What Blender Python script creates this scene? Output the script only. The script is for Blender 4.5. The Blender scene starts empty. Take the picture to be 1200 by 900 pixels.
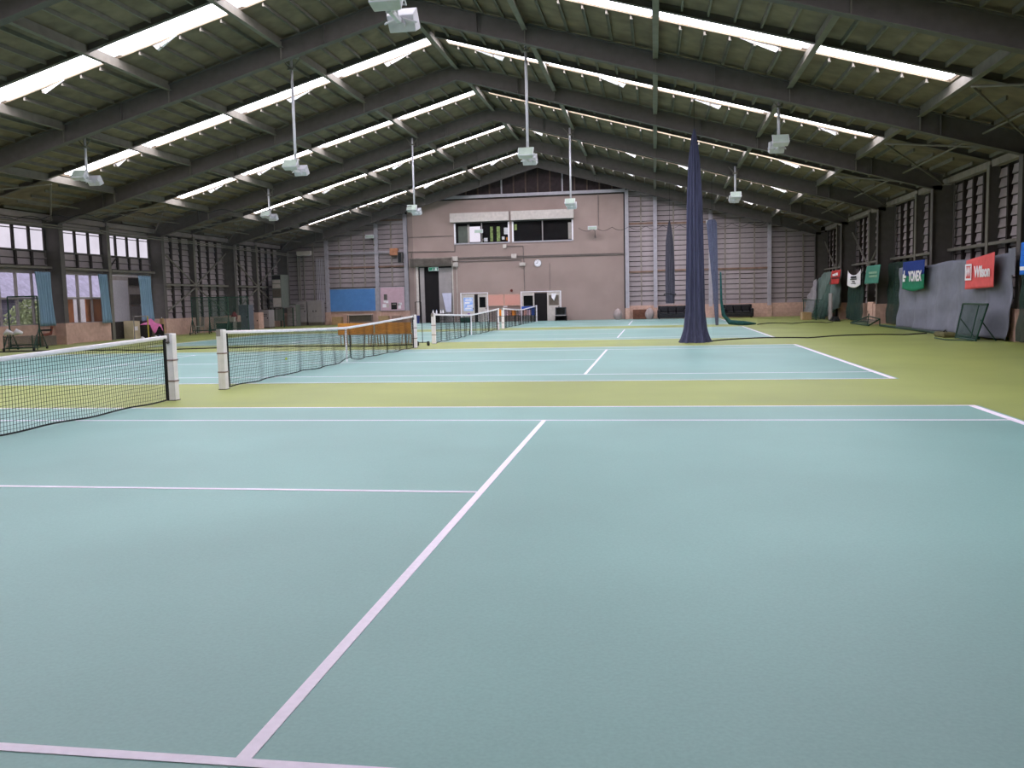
import bpy, math, random
from mathutils import Matrix, Vector
random.seed(7)
S = bpy.context.scene
COL = S.collection
PI = math.pi

# ---------------------------------------------------------------- camera
cam_data = bpy.data.cameras.new('camera')
cam = bpy.data.objects.new('camera', cam_data); COL.objects.link(cam)
YAW, PITCH, ROLL = -0.1615100, -0.0956947, -0.0229313
fw = Vector((math.sin(YAW)*math.cos(PITCH), math.cos(YAW)*math.cos(PITCH), math.sin(PITCH)))
r0 = Vector((math.cos(YAW), -math.sin(YAW), 0)); u0 = r0.cross(fw)
rt = r0*math.cos(ROLL) + u0*math.sin(ROLL); up = -r0*math.sin(ROLL) + u0*math.cos(ROLL)
cam.matrix_world = Matrix(((rt.x, up.x, -fw.x, 7.7703), (rt.y, up.y, -fw.y, -6.7298), (rt.z, up.z, -fw.z, 1.5170), (0, 0, 0, 1)))
cam_data.sensor_fit = 'HORIZONTAL'; cam_data.sensor_width = 36.0
cam_data.lens = 1033.658/1200*36.0
cam_data.clip_start = 0.05; cam_data.clip_end = 500
S.camera = cam

# ---------------------------------------------------------------- light and exposure
SKY = (0.93, 0.90, 1.0)
SKYLIGHT = 13.8
WINDOW = 1.15
W = bpy.data.worlds.new('overcast'); S.world = W; W.use_nodes = True
bg = W.node_tree.nodes['Background']; bg.inputs[0].default_value = (*SKY, 1); bg.inputs[1].default_value = 2.0
S.view_settings.view_transform = 'Standard'; S.view_settings.look = 'None'
S.view_settings.exposure = 0.06; S.view_settings.gamma = 1.0; S.view_settings.use_curve_mapping = False

# ---------------------------------------------------------------- materials
def lin(c):
    return tuple(((v/255)/12.92 if v/255 <= .04045 else ((v/255+.055)/1.055)**2.4) for v in c)
MATS = {}
def mat(name, rgb, rough=.7, var=.15, scale=3., bump=0., metal=0., spec=.3, stretch=(1, 1, 1), rgb2=None, scale2=None, sheen=0):
    if name in MATS: return MATS[name]
    m = bpy.data.materials.new(name); m.use_nodes = True
    nt = m.node_tree; b = nt.nodes['Principled BSDF']; N = nt.nodes.new; L = nt.links.new
    b.inputs['Roughness'].default_value = rough; b.inputs['Metallic'].default_value = metal
    b.inputs['Specular IOR Level'].default_value = spec
    b.inputs['Sheen Weight'].default_value = sheen; b.inputs['Sheen Roughness'].default_value = .35
    tc = N('ShaderNodeTexCoord'); mp = N('ShaderNodeMapping'); mp.inputs['Scale'].default_value = stretch
    L(tc.outputs['Object'], mp.inputs['Vector'])
    n = N('ShaderNodeTexNoise'); n.inputs['Scale'].default_value = scale; n.inputs['Detail'].default_value = 6
    L(mp.outputs['Vector'], n.inputs['Vector'])
    cr = N('ShaderNodeValToRGB'); c = lin(rgb); c2 = lin(rgb2) if rgb2 else tuple(v*(1-2*var) for v in c)
    cr.color_ramp.elements[0].position = .3; cr.color_ramp.elements[1].position = .7
    cr.color_ramp.elements[0].color = (*c2, 1); cr.color_ramp.elements[1].color = (*(tuple(min(1, v*(1+var*.5)) for v in c)), 1)
    L(n.outputs['Fac'], cr.inputs['Fac']); last = cr.outputs['Color']
    if scale2:
        n2 = N('ShaderNodeTexNoise'); n2.inputs['Scale'].default_value = scale2; n2.inputs['Detail'].default_value = 3
        L(tc.outputs['Object'], n2.inputs['Vector'])
        mr = N('ShaderNodeMapRange'); mr.inputs['From Min'].default_value = .3; mr.inputs['From Max'].default_value = .7
        mr.inputs['To Min'].default_value = .86; mr.inputs['To Max'].default_value = 1.08
        L(n2.outputs['Fac'], mr.inputs['Value'])
        mx = N('ShaderNodeMix'); mx.data_type = 'RGBA'; mx.blend_type = 'MULTIPLY'; mx.inputs['Factor'].default_value = 1
        L(last, mx.inputs['A']); L(mr.outputs['Result'], mx.inputs['B']); last = mx.outputs['Result']
    L(last, b.inputs['Base Color'])
    if bump:
        bp = N('ShaderNodeBump'); bp.inputs['Strength'].default_value = bump; bp.inputs['Distance'].default_value = .01
        L(n.outputs['Fac'], bp.inputs['Height']); L(bp.outputs['Normal'], b.inputs['Normal'])
    MATS[name] = m; return m
def emat(name, rgb, strength):
    m = bpy.data.materials.new(name); m.use_nodes = True; nt = m.node_tree; nt.nodes.clear()
    o = nt.nodes.new('ShaderNodeOutputMaterial'); e = nt.nodes.new('ShaderNodeEmission')
    e.inputs[0].default_value = (*rgb, 1); e.inputs[1].default_value = strength
    nt.links.new(e.outputs[0], o.inputs[0]); MATS[name] = m; return m
def thinmat(name, rgb, opacity, rough=.8, gloss=False):
    """see-through fine mesh or clear glass"""
    m = bpy.data.materials.new(name); m.use_nodes = True; nt = m.node_tree; b = nt.nodes['Principled BSDF']
    b.inputs['Base Color'].default_value = (*lin(rgb), 1); b.inputs['Roughness'].default_value = rough
    t = nt.nodes.new('ShaderNodeBsdfTransparent'); mx = nt.nodes.new('ShaderNodeMixShader')
    mx.inputs[0].default_value = opacity
    if not gloss:
        tc = nt.nodes.new('ShaderNodeTexCoord'); nz = nt.nodes.new('ShaderNodeTexNoise'); nz.inputs['Scale'].default_value = 1.5
        mr = nt.nodes.new('ShaderNodeMapRange'); mr.inputs['To Min'].default_value = opacity*.6; mr.inputs['To Max'].default_value = min(1, opacity*1.4)
        nt.links.new(tc.outputs['Object'], nz.inputs['Vector']); nt.links.new(nz.outputs['Fac'], mr.inputs['Value'])
        nt.links.new(mr.outputs['Result'], mx.inputs[0])
    o = nt.nodes['Material Output']
    nt.links.new(t.outputs[0], mx.inputs[1]); nt.links.new(b.outputs[0], mx.inputs[2]); nt.links.new(mx.outputs[0], o.inputs[0])
    MATS[name] = m; return m

M_court = mat('court_carpet_mint', (125, 167, 161), .42, .05, 60, .03, spec=.55, scale2=.35)
M_green = mat('surround_carpet_olive', (148, 158, 84), .46, .06, 60, .03, spec=.4, scale2=.4)
M_line = mat('line_white', (244, 232, 246), .6, .03, 30)
M_ceil = mat('ceiling_board_olive', (126, 112, 94), .9, .12, 2.0, rgb2=(102, 91, 76), scale2=.6)
M_steel = mat('steel_grey', (92, 87, 84), .65, .08, 4)
M_steel2 = mat('steel_olive', (116, 111, 102), .65, .10, 4)
M_dark = mat('steel_dark_brown', (46, 38, 34), .7, .15, 5)
M_siding = mat('siding_grey', (156, 144, 146), .8, .12, 1.2, scale2=.8)
M_sidingd = mat('siding_dark', (150, 140, 132), .85, .15, 3, scale2=.8)
M_stucco = mat('stucco_taupe', (158, 138, 132), .9, .08, 40, .4, scale2=.5)
M_plinth = mat('plinth_peach', (206, 170, 154), .85, .1, 6, .1, scale2=.9)
M_brownp = mat('gable_brown', (58, 46, 48), .8, .2, 4)
M_white = mat('painted_white', (242, 237, 243), .5, .05, 8)
M_offw = mat('offwhite', (196, 186, 180), .6, .08, 6)
M_lamp = mat('lamp_housing', (206, 204, 212), .4, .05, 8, spec=.5)
M_lens = mat('lamp_lens', (176, 190, 178), .15, .06, 6, spec=.6)
M_black = mat('black_cloth', (24, 24, 26), .8, .2, 10)
M_leather = mat('black_leather', (26, 22, 30), .35, .2, 12, .1, spec=.5)
M_rope = mat('net_thread', (34, 36, 38), .9, .1, 10)
M_netblue = mat('gathered_net', (76, 78, 104), .95, .2, 30, .6, stretch=(1, 1, .05))
M_netteal = mat('net_teal', (40, 88, 88), .9, .2, 8)
M_gtube = mat('green_tube', (22, 62, 48), .5, .15, 6)
M_bench = mat('bench_orange', (244, 166, 74), .6, .15, 3, stretch=(1, 1, 8))
M_tarp = mat('tarp_grey', (122, 124, 138), .7, .06, 4, .2, scale2=.7)
M_tarpg = mat('tarp_greygreen', (106, 122, 118), .7, .08, 4, .2, scale2=.7)
M_curt = mat('curtain_blue', (138, 170, 194), .85, .12, 6, stretch=(4, 4, .3))
M_bluep = mat('panel_blue', (82, 134, 196), .7, .05, 4)
M_pinkp = mat('panel_pink', (206, 172, 184), .8, .05, 6)
M_cork = mat('board_pink', (204, 150, 138), .9, .05, 40)
M_glassd = mat('dark_glass', (16, 18, 20), .1, .1, 3, spec=.5)
M_darkroom = mat('dark_interior', (26, 22, 24), .9, .1, 3)  # near-black standing in for the shade inside openings
M_bldg = mat('neighbour_wall', (150, 146, 160), .8, .1, 3)
M_roof = mat('neighbour_roof', (186, 180, 206), .6, .12, 4, scale2=1.5)
M_leaf = mat('leaf_green', (186, 198, 150), .7, .3, 8)
M_terra = mat('panel_orange_brown', (196, 128, 92), .7, .08, 4)
M_brown = mat('brown_board', (104, 94, 84), .8, .1, 4)
M_cab = mat('cabinet_grey', (150, 142, 142), .5, .06, 4)
M_cabd = mat('cabinet_grey_green', (104, 110, 102), .5, .08, 4)
M_red = mat('red_cloth', (206, 62, 60), .8, .08, 6)
M_redw = mat('coral_red_cloth', (226, 96, 96), .8, .06, 6)
M_navy = mat('navy_cloth', (26, 54, 130), .8, .08, 6)
M_gban = mat('green_cloth', (30, 124, 92), .8, .08, 6)
M_sage = mat('sage_cloth', (74, 138, 122), .8, .08, 6)
M_sagel = mat('sage_print', (140, 176, 150), .8, .05, 6)
M_bluec = mat('bright_blue_cloth', (30, 112, 220), .8, .08, 6)
M_print = mat('white_print', (236, 232, 238), .8, .03, 6)
M_card = mat('cardboard', (176, 146, 106), .9, .08, 8)
M_pink = mat('pink_cloth', (224, 120, 176), .8, .12, 6)
M_orange = mat('orange_plastic', (240, 140, 40), .5, .06, 6)
M_exit = emat('exit_sign_green', lin((70, 150, 120)), .6)
M_sky = emat('skylight_sheet', SKY, SKYLIGHT)
M_win = emat('frosted_window_daylight', (0.86, 0.80, 0.92), WINDOW)
M_glass = thinmat('clear_glass', (10, 10, 12), .10, .03, True)
M_net = thinmat('divider_netting', (22, 24, 28), .26)
M_netthin = thinmat('divider_netting_thin', (22, 24, 28), .07)
M_netg = thinmat('green_netting', (14, 52, 42), .62)
M_nethaze = thinmat('green_netting_fine', (20, 70, 56), .38)

# ---------------------------------------------------------------- mesh helpers
class MB:
    def __init__(s): s.v = []; s.f = []
    def add(s, vs, fs):
        k = len(s.v); s.v += [tuple(v) for v in vs]; s.f += [tuple(i+k for i in f) for f in fs]; return s
    def hexa(s, v):
        return s.add(v, [(0, 3, 2, 1), (4, 5, 6, 7), (0, 1, 5, 4), (1, 2, 6, 5), (2, 3, 7, 6), (3, 0, 4, 7)])
    def box(s, x0, x1, y0, y1, z0, z1):
        return s.hexa([(x0, y0, z0), (x1, y0, z0), (x1, y1, z0), (x0, y1, z0), (x0, y0, z1), (x1, y0, z1), (x1, y1, z1), (x0, y1, z1)])
    def tube(s, pts, r, n=8, close=False):
        pts = [Vector(p) for p in pts]; rr = r if isinstance(r, (list, tuple)) else [r]*len(pts)
        k = len(s.v); m = len(pts)
        for i, p in enumerate(pts):
            t = (pts[min(i+1, m-1)] - pts[max(i-1, 0)]).normalized()
            a = Vector((0, 0, 1)) if abs(t.z) < .9 else Vector((1, 0, 0))
            e1 = t.cross(a).normalized(); e2 = t.cross(e1)
            for j in range(n):
                an = 2*PI*j/n; s.v.append(tuple(p + (e1*math.cos(an)+e2*math.sin(an))*rr[i]))
        for i in range(m-1):
            for j in range(n):
                j2 = (j+1) % n; s.f.append((k+i*n+j, k+i*n+j2, k+(i+1)*n+j2, k+(i+1)*n+j))
        s.f.append(tuple(k+j for j in range(n))[::-1]); s.f.append(tuple(k+(m-1)*n+j for j in range(n)))
        return s
    def grid(s, fn, nu, nv, wrap=False):
        k = len(s.v)
        for i in range(nu+1):
            for j in range(nv+1): s.v.append(tuple(fn(i/nu, j/nv)))
        for i in range(nu):
            for j in range(nv):
                a = k+i*(nv+1)+j; s.f.append((a, a+nv+1, a+nv+2, a+1))
        return s
    def prism(s, poly, axis, a0, a1):
        """poly in the two other axes, in order"""
        n = len(poly); vs = []
        for a in (a0, a1):
            for p in poly:
                vs.append({'x': (a, p[0], p[1]), 'y': (p[0], a, p[1]), 'z': (p[0], p[1], a)}[axis])
        return s.add(vs, [tuple(range(n))[::-1], tuple(range(n, 2*n))] + [(i, (i+1) % n, n+(i+1) % n, n+i) for i in range(n)])
    def disc(s, c, nrm, r, th, n=24):
        c = Vector(c); nv = Vector(nrm).normalized(); return s.tube([c - nv*th/2, c + nv*th/2], r, n)
    def mesh(s, name, m=None, smooth=False):
        me = bpy.data.meshes.new(name); me.from_pydata(s.v, [], s.f); me.update()
        if m: me.materials.append(m)
        if smooth:
            for p in me.polygons: p.use_smooth = True
        return me
    def build(s, name, m, parent=None, smooth=False, bevel=0, solid=0):
        o = bpy.data.objects.new(name, s.mesh(name, m, smooth)); COL.objects.link(o)
        if parent: o.parent = parent
        if solid:
            d = o.modifiers.new('solid', 'SOLIDIFY'); d.thickness = solid; d.offset = 0
        if bevel:
            d = o.modifiers.new('bevel', 'BEVEL'); d.width = bevel; d.segments = 2; d.limit_method = 'ANGLE'
        return o
def bx(name, m, parent, *a, bevel=0): return MB().box(*a).build(name, m, parent, bevel=bevel)
def inst(name, me, parent=None, loc=(0, 0, 0), rz=0):
    o = bpy.data.objects.new(name, me); COL.objects.link(o); o.location = loc; o.rotation_euler = (0, 0, rz)
    if parent: o.parent = parent
    return o
def tag(o, label, cat, group=None):
    o['label'] = label; o['category'] = cat
    if group: o['group'] = group
    return o
def thing(name, label, cat, group=None, loc=(0, 0, 0), rz=0):
    o = bpy.data.objects.new(name, None); COL.objects.link(o); o.location = loc; o.rotation_euler = (0, 0, rz)
    o.empty_display_size = .2
    return tag(o, label, cat, group)
def struct(o): o['kind'] = 'structure'; return o
def copy_tree(o, parent=None):
    c = o.copy(); COL.objects.link(c); c.parent = parent
    for ch in list(o.children): copy_tree(ch, c)
    return c

# ---------------------------------------------------------------- layout numbers
XC = 0.15; SL = 0.2805; ZR = 10.9            # roof axis, slope, underside at the ridge
FR = [-11.85, -3.82, 4.22, 12.26, 20.3, 28.35, 36.4, 44.42, 52.4]
BAY = 8.04
XL, XR = -18.35, 18.75                       # inner faces of the side walls
YF, YB = -13.0, 53.4
D = [0.0, 14.81, 30.45, 45.07]               # court centre lines
def rz_(a, n=0.0): return ZR - SL*a + n
def roofbox(mb, side, a0, a1, y0, y1, n0, n1):
    X = lambda a: XC + side*a
    v = [(X(a0), y0, rz_(a0, n0)), (X(a1), y0, rz_(a1, n0)), (X(a1), y1, rz_(a1, n0)), (X(a0), y1, rz_(a0, n0)),
         (X(a0), y0, rz_(a0, n1)), (X(a1), y0, rz_(a1, n1)), (X(a1), y1, rz_(a1, n1)), (X(a0), y1, rz_(a0, n1))]
    if side < 0: v = [v[1], v[0], v[3], v[2], v[5], v[4], v[7], v[6]]
    return mb.hexa(v)

# ================================================================ FLOOR
floor = struct(bx('floor', M_green, None, XL-.3, XR+.3, YF-.2, YB+.3, -.3, 0))
CH = .004; LH = .007
for i, d in enumerate(D):
    y1 = YB if i == 3 else d+5.51
    cs = bx('court_surface', M_court, floor, -11.93, 11.93, d-5.51, y1, 0, CH)
    lw = .05
    def ln(x0, x1, y0, y1): bx('court_line', M_line, cs, x0, x1, y0, y1, CH, LH)
    lx = [-11.885, 11.885]
    for s in (-1, 1):
        ln(-11.885, 11.885, d+s*5.485-.025, d+s*5.485+.025)
        ln(-11.835, 11.835, d+s*4.115-.025, d+s*4.115+.025)
        x = s*11.885; ln(min(x, x-s*.09), max(x, x-s*.09), d-5.46, d+5.46)
        x = s*6.40; ln(x-.028, x+.028, d-4.09, d+4.09)
    ln(-6.37, 6.37, d-.025, d+.025)

# ================================================================ CEILING
AE = 18.75                                    # horizontal run to the eaves
SKY0, SKY1 = 0.10, 1.42                       # skylight band beyond the mid-bay sub-rafter
mids = [(FR[i]+FR[i+1])/2 - .15 for i in range(len(FR)-1)]
lit = mids[1:]                                # rearmost unseen bay left without skylights to dim the foreground
cb = MB()
for side in (-1, 1):
    edges = [YF-.2]
    for m in lit: edges += [m+SKY0, m+SKY1]
    edges.append(YB+.3)
    for k in range(0, len(edges)-1, 2):
        roofbox(cb, side, 0, AE, edges[k], edges[k+1], 0, .08)
    for m in lit:
        roofbox(cb, side, 0, .32, m+SKY0, m+SKY1, 0, .08)
        roofbox(cb, side, 15.0, AE, m+SKY0, m+SKY1, 0, .08)
ceiling = struct(cb.build('ceiling', M_ceil))
BE = [0.0, 3.85, 7.7, 11.5, 15.05]              # longitudinal beams, distance from the ridge
# skylight panes
for k, m in enumerate(lit):
    for side in (-1, 1):
        for j in range(4):
            a0, a1 = BE[j]+(.32 if j == 0 else .12), BE[j+1]-.12
            p = roofbox(MB(), side, a0, a1, m+SKY0, m+SKY1, .05, .07).build('skylight_pane', M_sky, ceiling)
            if k == 0 and side < 0 and j == 0: p['label'] = 'white translucent skylight sheet'
# purlins (per bay, along the hall) : nearest bays singly, the rest joined
purl_a = []
for j in range(4):
    n = 6; a0 = BE[j]; a1 = BE[j+1]
    purl_a += [a0+(a1-a0)*q/n for q in range(1, n)]
purl_a += [15.1+.63*q for q in range(1, 6)]
def purl_mesh(L):
    b = MB(); b.box(-.025, .025, 0, L, -.11, .002); b.box(-.025, .05, 0, L, -.11, -.095)
    return b.mesh('purlin', M_steel2)
rest = MB(); cnt = 0
for i in range(len(FR)-1):
    for y0, y1, q in ((FR[i]+.14, mids[i]-.03, 0), (mids[i]+SKY1+.06, FR[i+1]-.14, 1)):
        me = purl_mesh(y1-y0)
        for side in (-1, 1):
            for a in purl_a:
                if (i >= 4 or (i == 3 and q == 1)) and cnt < 299 and a < 15.1:
                    inst('purlin', me, ceiling, (XC+side*a, y0, rz_(a))); cnt += 1
                else:
                    x = XC+side*a; rest.box(x-.025, x+.025, y0, y1, rz_(a)-.11, rz_(a)+.002)
for side in (-1, 1):
    for a in purl_a:
        x = XC+side*a; rest.box(x-.025, x+.025, FR[-1]+.16, YB, rz_(a)-.11, rz_(a)+.002)
ro = rest.build('purlin_far', M_steel2, ceiling); ro['kind'] = 'stuff'
# sub-rafters at mid-bay
for m in mids:
    for side in (-1, 1):
        b = MB(); roofbox(b, side, .15, 18.3, m-.02, m+.02, -.18, 0); roofbox(b, side, .15, 18.3, m-.07, m+.07, -.195, -.18)
        b.build('sub_rafter', M_steel, ceiling)
# longitudinal beams (each bay one member)
for i in range(len(FR)-1):
    y0, y1 = FR[i]+.02, FR[i+1]-.02
    for side in (-1, 1):
        for a in BE:
            if a == 0 and side > 0: continue
            b = MB(); x = XC+side*a; z = rz_(a)
            b.box(x-.015, x+.015, y0, y1, z-.29, z-.02); b.box(x-.08, x+.08, y0, y1, z-.305, z-.29)
            b.build('longitudinal_beam', M_steel2, ceiling)
# knee braces and tie rods at the eaves
for i in range(2, len(FR)-1):
    m = (FR[i]+FR[i+1])/2
    for side in (-1, 1):
        x = lambda a: XC+side*a
        for s2 in (0, 1):
            ya = FR[i]+.1 if s2 == 0 else FR[i+1]-.1
            MB().tube([(x(18.1), ya, rz_(18.1, -.45)), (x(15.1), m, rz_(15.1, -.36))], .035, 6).build('eave_brace', M_steel2, ceiling)
        MB().tube([(x(16.7), FR[i]+.1, rz_(16.7, -.4)), (x(16.7), FR[i+1]-.1, rz_(16.7, -.4))], .03, 6).build('tie_rod', M_steel2, ceiling)
# white flaps added to show as bright slivers of light past the skylights
rs = random.Random(21)
for m in lit[2:]:
    for side in (-1, 1):
        for j in range(4):
            if rs.random() < .35: continue
            a = BE[j]+rs.uniform(.9, 2.6); ln_ = rs.uniform(.5, 1.1); y0 = m+SKY1+rs.uniform(-.02, .05)
            X = lambda q: XC+side*q
            MB().add([(X(a), y0, rz_(a, -.01)), (X(a+ln_), y0+.05, rz_(a+ln_, -.01)), (X(a+ln_*.9), y0+rs.uniform(.1, .25), rz_(a+ln_*.9, -.14)),
                      (X(a), y0, rz_(a, .0)), (X(a+ln_), y0+.05, rz_(a+ln_, .0)), (X(a+ln_*.9), y0+.12, rz_(a+ln_*.9, -.12))], [(0, 1, 2), (5, 4, 3), (0, 3, 4, 1), (1, 4, 5, 2), (2, 5, 3, 0)]).build('sliver_flap', M_white, ceiling)
# ================================================================ PORTAL FRAMES
PORD = ['against the clock wall', 'second from the clock wall', 'third from the clock wall', 'fourth from the clock wall', 'fifth from the clock wall', 'sixth from the clock wall', 'seventh from the clock wall', 'eighth from the clock wall']
def portal(y, n):
    t = thing('portal_frame', 'grey steel portal frame spanning the hall, '+PORD[n], 'steel frame', 'portal frames across the hall', (XC, y, 0))
    for side in (-1, 1):
        def R(b, a0, a1, y0, y1, n0, n1):
            X = lambda a: side*a
            v = [(X(a0), y0, rz_(a0, n0)), (X(a1), y0, rz_(a1, n0)), (X(a1), y1, rz_(a1, n0)), (X(a0), y1, rz_(a0, n0)),
                 (X(a0), y0, rz_(a0, n1)), (X(a1), y0, rz_(a1, n1)), (X(a1), y1, rz_(a1, n1)), (X(a0), y1, rz_(a0, n1))]
            if side < 0: v = [v[1], v[0], v[3], v[2], v[5], v[4], v[7], v[6]]
            b.hexa(v)
        b = MB()
        R(b, 0, 18.1, -.015, .015, -.70, -.12); R(b, 0, 17.75, -.13, .13, -.72, -.70); R(b, 0, 18.1, -.13, .13, -.13, -.11)
        ra = b.build('rafter', M_steel, t)
        for a in (2.4, 9.4, 15.6):                       # bolted splice plates
            b = MB(); R(b, a-.09, a+.09, -.035, .035, -.69, -.13); R(b, a-.012, a+.012, -.12, .12, -.69, -.13)
            b.build('splice_plate', M_steel, ra)
        for a in BE[1:]:
            b = MB(); R(b, a-.008, a+.008, -.125, .125, -.70, -.13); b.build('stiffener', M_steel2, ra)
        b = MB(); X = lambda a: side*a
        b.box(min(X(17.75), X(18.5)), max(X(17.75), X(18.5)), -.015, .015, 0, rz_(18.1, -.5))
        xi = X(17.75); b.box(xi-.012, xi+.012, -.14, .14, 0, rz_(17.75, -.70))
        xo = X(18.5); b.box(xo-.012, xo+.012, -.14, .14, 0, rz_(18.5, -.12))
        c = b.build('column', M_steel, t)
        b = MB(); x0, x1 = sorted((X(17.66), X(18.5))); b.box(x0, x1, -.22, .22, 0, .92)
        b.build('concrete_footing', M_plinth, t)
    return t
for n, y in enumerate(reversed(FR[1:])): portal(y, n)

# ================================================================ SIDE WALLS
board_cache = {}
def board_mesh(L, h, m):
    k = (round(L, 3), round(h, 3), m.name)
    if k not in board_cache:
        b = MB(); h2 = h-.035; b.hexa([(0, -.075, 0), (L, -.075, 0), (L, 0, 0), (0, 0, 0), (0, -.012, h2), (L, -.012, h2), (L, .02, h2), (0, .02, h2)])
        board_cache[k] = b.mesh('siding_board', m)
    return board_cache[k]
PH = .90      # plinth height
ZT = 5.36     # side wall top
def side_wall(side):
    """side=-1 left, +1 right"""
    xin = XL if side < 0 else XR
    nm = 'wall_left' if side < 0 else 'wall_right'
    b = MB(); o = side*.06
    def slab(y0, y1, z0, z1): b.box(min(xin+o, xin+o+side*.05), max(xin+o, xin+o+side*.05), y0, y1, z0, z1)
    holes = []
    halves = []
    for i in range(len(FR)-1):
        m = (FR[i]+FR[i+1])/2; halves += [(FR[i]+.02, m-.06, i, 0), (m+.06, FR[i+1]-.02, i, 1)]
    w = None
    win = [h for h in halves if side < 0 and 3 <= h[2] <= 5]
    slab(YF-.1, YB+.3, 0, .86)
    for h in halves:
        if h in win:
            slab(h[0]-.08, h[1]+.08, 3.14, 4.04); slab(h[0]-.08, h[1]+.08, 5.08, 5.75)
            slab(h[0]-.1, h[0]+.05, .86, 5.1); slab(h[1]-.05, h[1]+.1, .86, 5.1)
        else: slab(h[0]-.1, h[1]+.1, .86, 5.75)
    slab(YF-.1, FR[0]+.1, .86, 5.75); slab(FR[-1]-.1, YB+.3, .86, 5.75)
    w = struct(b.build(nm, M_dark))
    bm_ = M_siding
    def boards(y0, y1, z0, z1, m=bm_):
        n = max(1, round((z1-z0)/.32)); hh = (z1-z0)/n; me = board_mesh(y1-y0, hh, m)
        for k in range(n):
            if side > 0: inst('siding_board', me, w, (xin+.055, y1, z0+k*hh), -PI/2)
            else: inst('siding_board', me, w, (xin-.055, y0, z0+k*hh), PI/2)
    def bxs(name, m, y0, y1, z0, z1, d0, d1):
        xa, xb = xin-side*d0, xin-side*d1
        return bx(name, m, w, min(xa, xb), max(xa, xb), y0, y1, z0, z1)
    stud = MB().box(-.05, .05, -.045, .045, 0, 1)
    for h in halves:
        y0, y1, i, q = h
        if y1 < 11.5: continue
        if i < 3: continue
        if h in win:
            boards(y0, y1, 3.14, 4.04); boards(y0, y1, 5.1, 5.42)
            for k in range(1, 4): bxs('stud', M_dark, y0+(y1-y0)*k/4-.05, y0+(y1-y0)*k/4+.05, 3.38, 4.02, .0, .1)
            MB().tube([(xin-side*.08, y0+.25, 3.45), (xin-side*.08, y0+.85, 3.95)], .03, 6).build('brace', M_dark, w)
        else:
            boards(y0, y1, PH, ZT)
            for k in range(1, 4):
                yy = y0+(y1-y0)*k/4; bxs('stud', M_dark, yy-.07, yy+.05, PH, ZT, -.03, .11)
        # girt rail and mid-bay post
        zg = 3.33 if h in win else (2.72 if side < 0 else 2.95)
        bxs('girt', M_steel2, y0+.1, y1-.1, zg-.05, zg+.05, .1, .32)
        if q == 0:
            bxs('wall_post', M_steel, y1-.02, y1+.14, 0, ZT+.1, -.03, .30)
            bxs('wall_post', M_steel2, y1-.05, y1+.17, 0, ZT+.1, .30, .33)
        bxs('eave_panel', M_siding if side < 0 else M_sidingd, y0, y1, 5.4, 5.62, 0, .25)
        if not (h == win[-1] if win else False):
            bxs('plinth', M_plinth, y0+.1, y1-.1, 0, PH-.01, -.02, .28 if side < 0 else .2)
        if h not in win:
            # diagonal bracing
            ya, yb = (y0+.2, y1) if q == 0 else (y1-.2, y0)
            if i >= 6: MB().tube([(xin-side*.3, ya, 4.7), (xin-side*.3, yb, 2.75)], .045, 6).build('brace', M_steel2, w)
            if i >= 6 and side < 0: MB().tube([(xin-side*.3, ya, 1.0), (xin-side*.3, yb, 2.6)], .045, 6).build('brace', M_steel2, w)
    return w, win
wall_left, wins = side_wall(-1)
wall_right, _ = side_wall(1)
struct(bx('wall_front', M_sidingd, None, XL-.1, XR+.1, YF-.2, YF, 0, 11))

# windows on the left
for n, (y0, y1, i, q) in enumerate(wins):
    last = (n == len(wins)-1)
    w = struct(bpy.data.objects.new('window_%d' % (n+1), None)); COL.objects.link(w)
    ya, yb = y0+.03, y1-.03; P = 4; st = (yb-ya)/P; x0, x1 = XL-.10, XL+.02
    def bar(y0, y1, z0, z1, m=M_steel): bx('window_frame', m, w, x0, x1, y0, y1, z0, z1)
    bar(ya, yb, 4.03, 4.09); bar(ya, yb, 5.05, 5.12); bar(ya, yb, 4.93, 4.96)
    for k in range(P+1): bar(ya+k*st-.06, ya+k*st+.06, 4.09, 5.05, M_dark)
    for k in range(P):
        bx('window_pane', M_win, w, XL-.075, XL-.065, ya+k*st+.06, ya+(k+1)*st-.06, 4.09, 5.05)
    if last: continue
    bar(ya, yb, .86, .92, M_cab); bar(ya, yb, 1.98, 2.06, M_cab); bar(ya, yb, 3.08, 3.15, M_cab)
    for k in range(P+1):
        wd = .035 if k in (0, 2, 4) else .02
        bar(ya+k*st-wd, ya+k*st+wd, .92, 1.98, M_cab); bar(ya+k*st-wd, ya+k*st+wd, 2.06, 3.08, M_cab)
    for k in range(P):
        for z0, z1 in ((.92, 1.98), (2.06, 3.08)):
            bx('window_pane', M_glass, w, XL-.06, XL-.054, ya+k*st+.02, ya+(k+1)*st-.02, z0, z1)

# ================================================================ BACK WALL
bb = MB()
bb.box(XL-.1, XR+.1, YB+.10, YB+.3, 0, 5.75)
bb.prism([(XL-.1, 5.75), (XR+.1, 5.75), (XC, 11.05)], 'y', YB+.10, YB+.3)
wall_back = struct(bb.build('wall_back', M_dark))
st = MB()
def face(x0, x1, z0, z1): st.box(x0, x1, YB, YB+.1, z0, z1)
face(-6.05, -5.82, 0, 3.9); face(-9.15, -5.82, 3.9, 8.5); face(-9.15, -8.45, 0, 3.9)
face(-5.82, 2.4, 0, 5.36); face(-5.82, 2.4, 6.85, 8.5); face(2.4, 5.95, 0, 8.5)
st.build('stucco_facing', M_stucco, wall_back)
bx('recess_shade_sheet', M_darkroom, wall_back, -8.5, -6.0, YB+.09, YB+.099, 0, 3.95)  # flat near-black sheet, the shade inside the recess put into its colour
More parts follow.
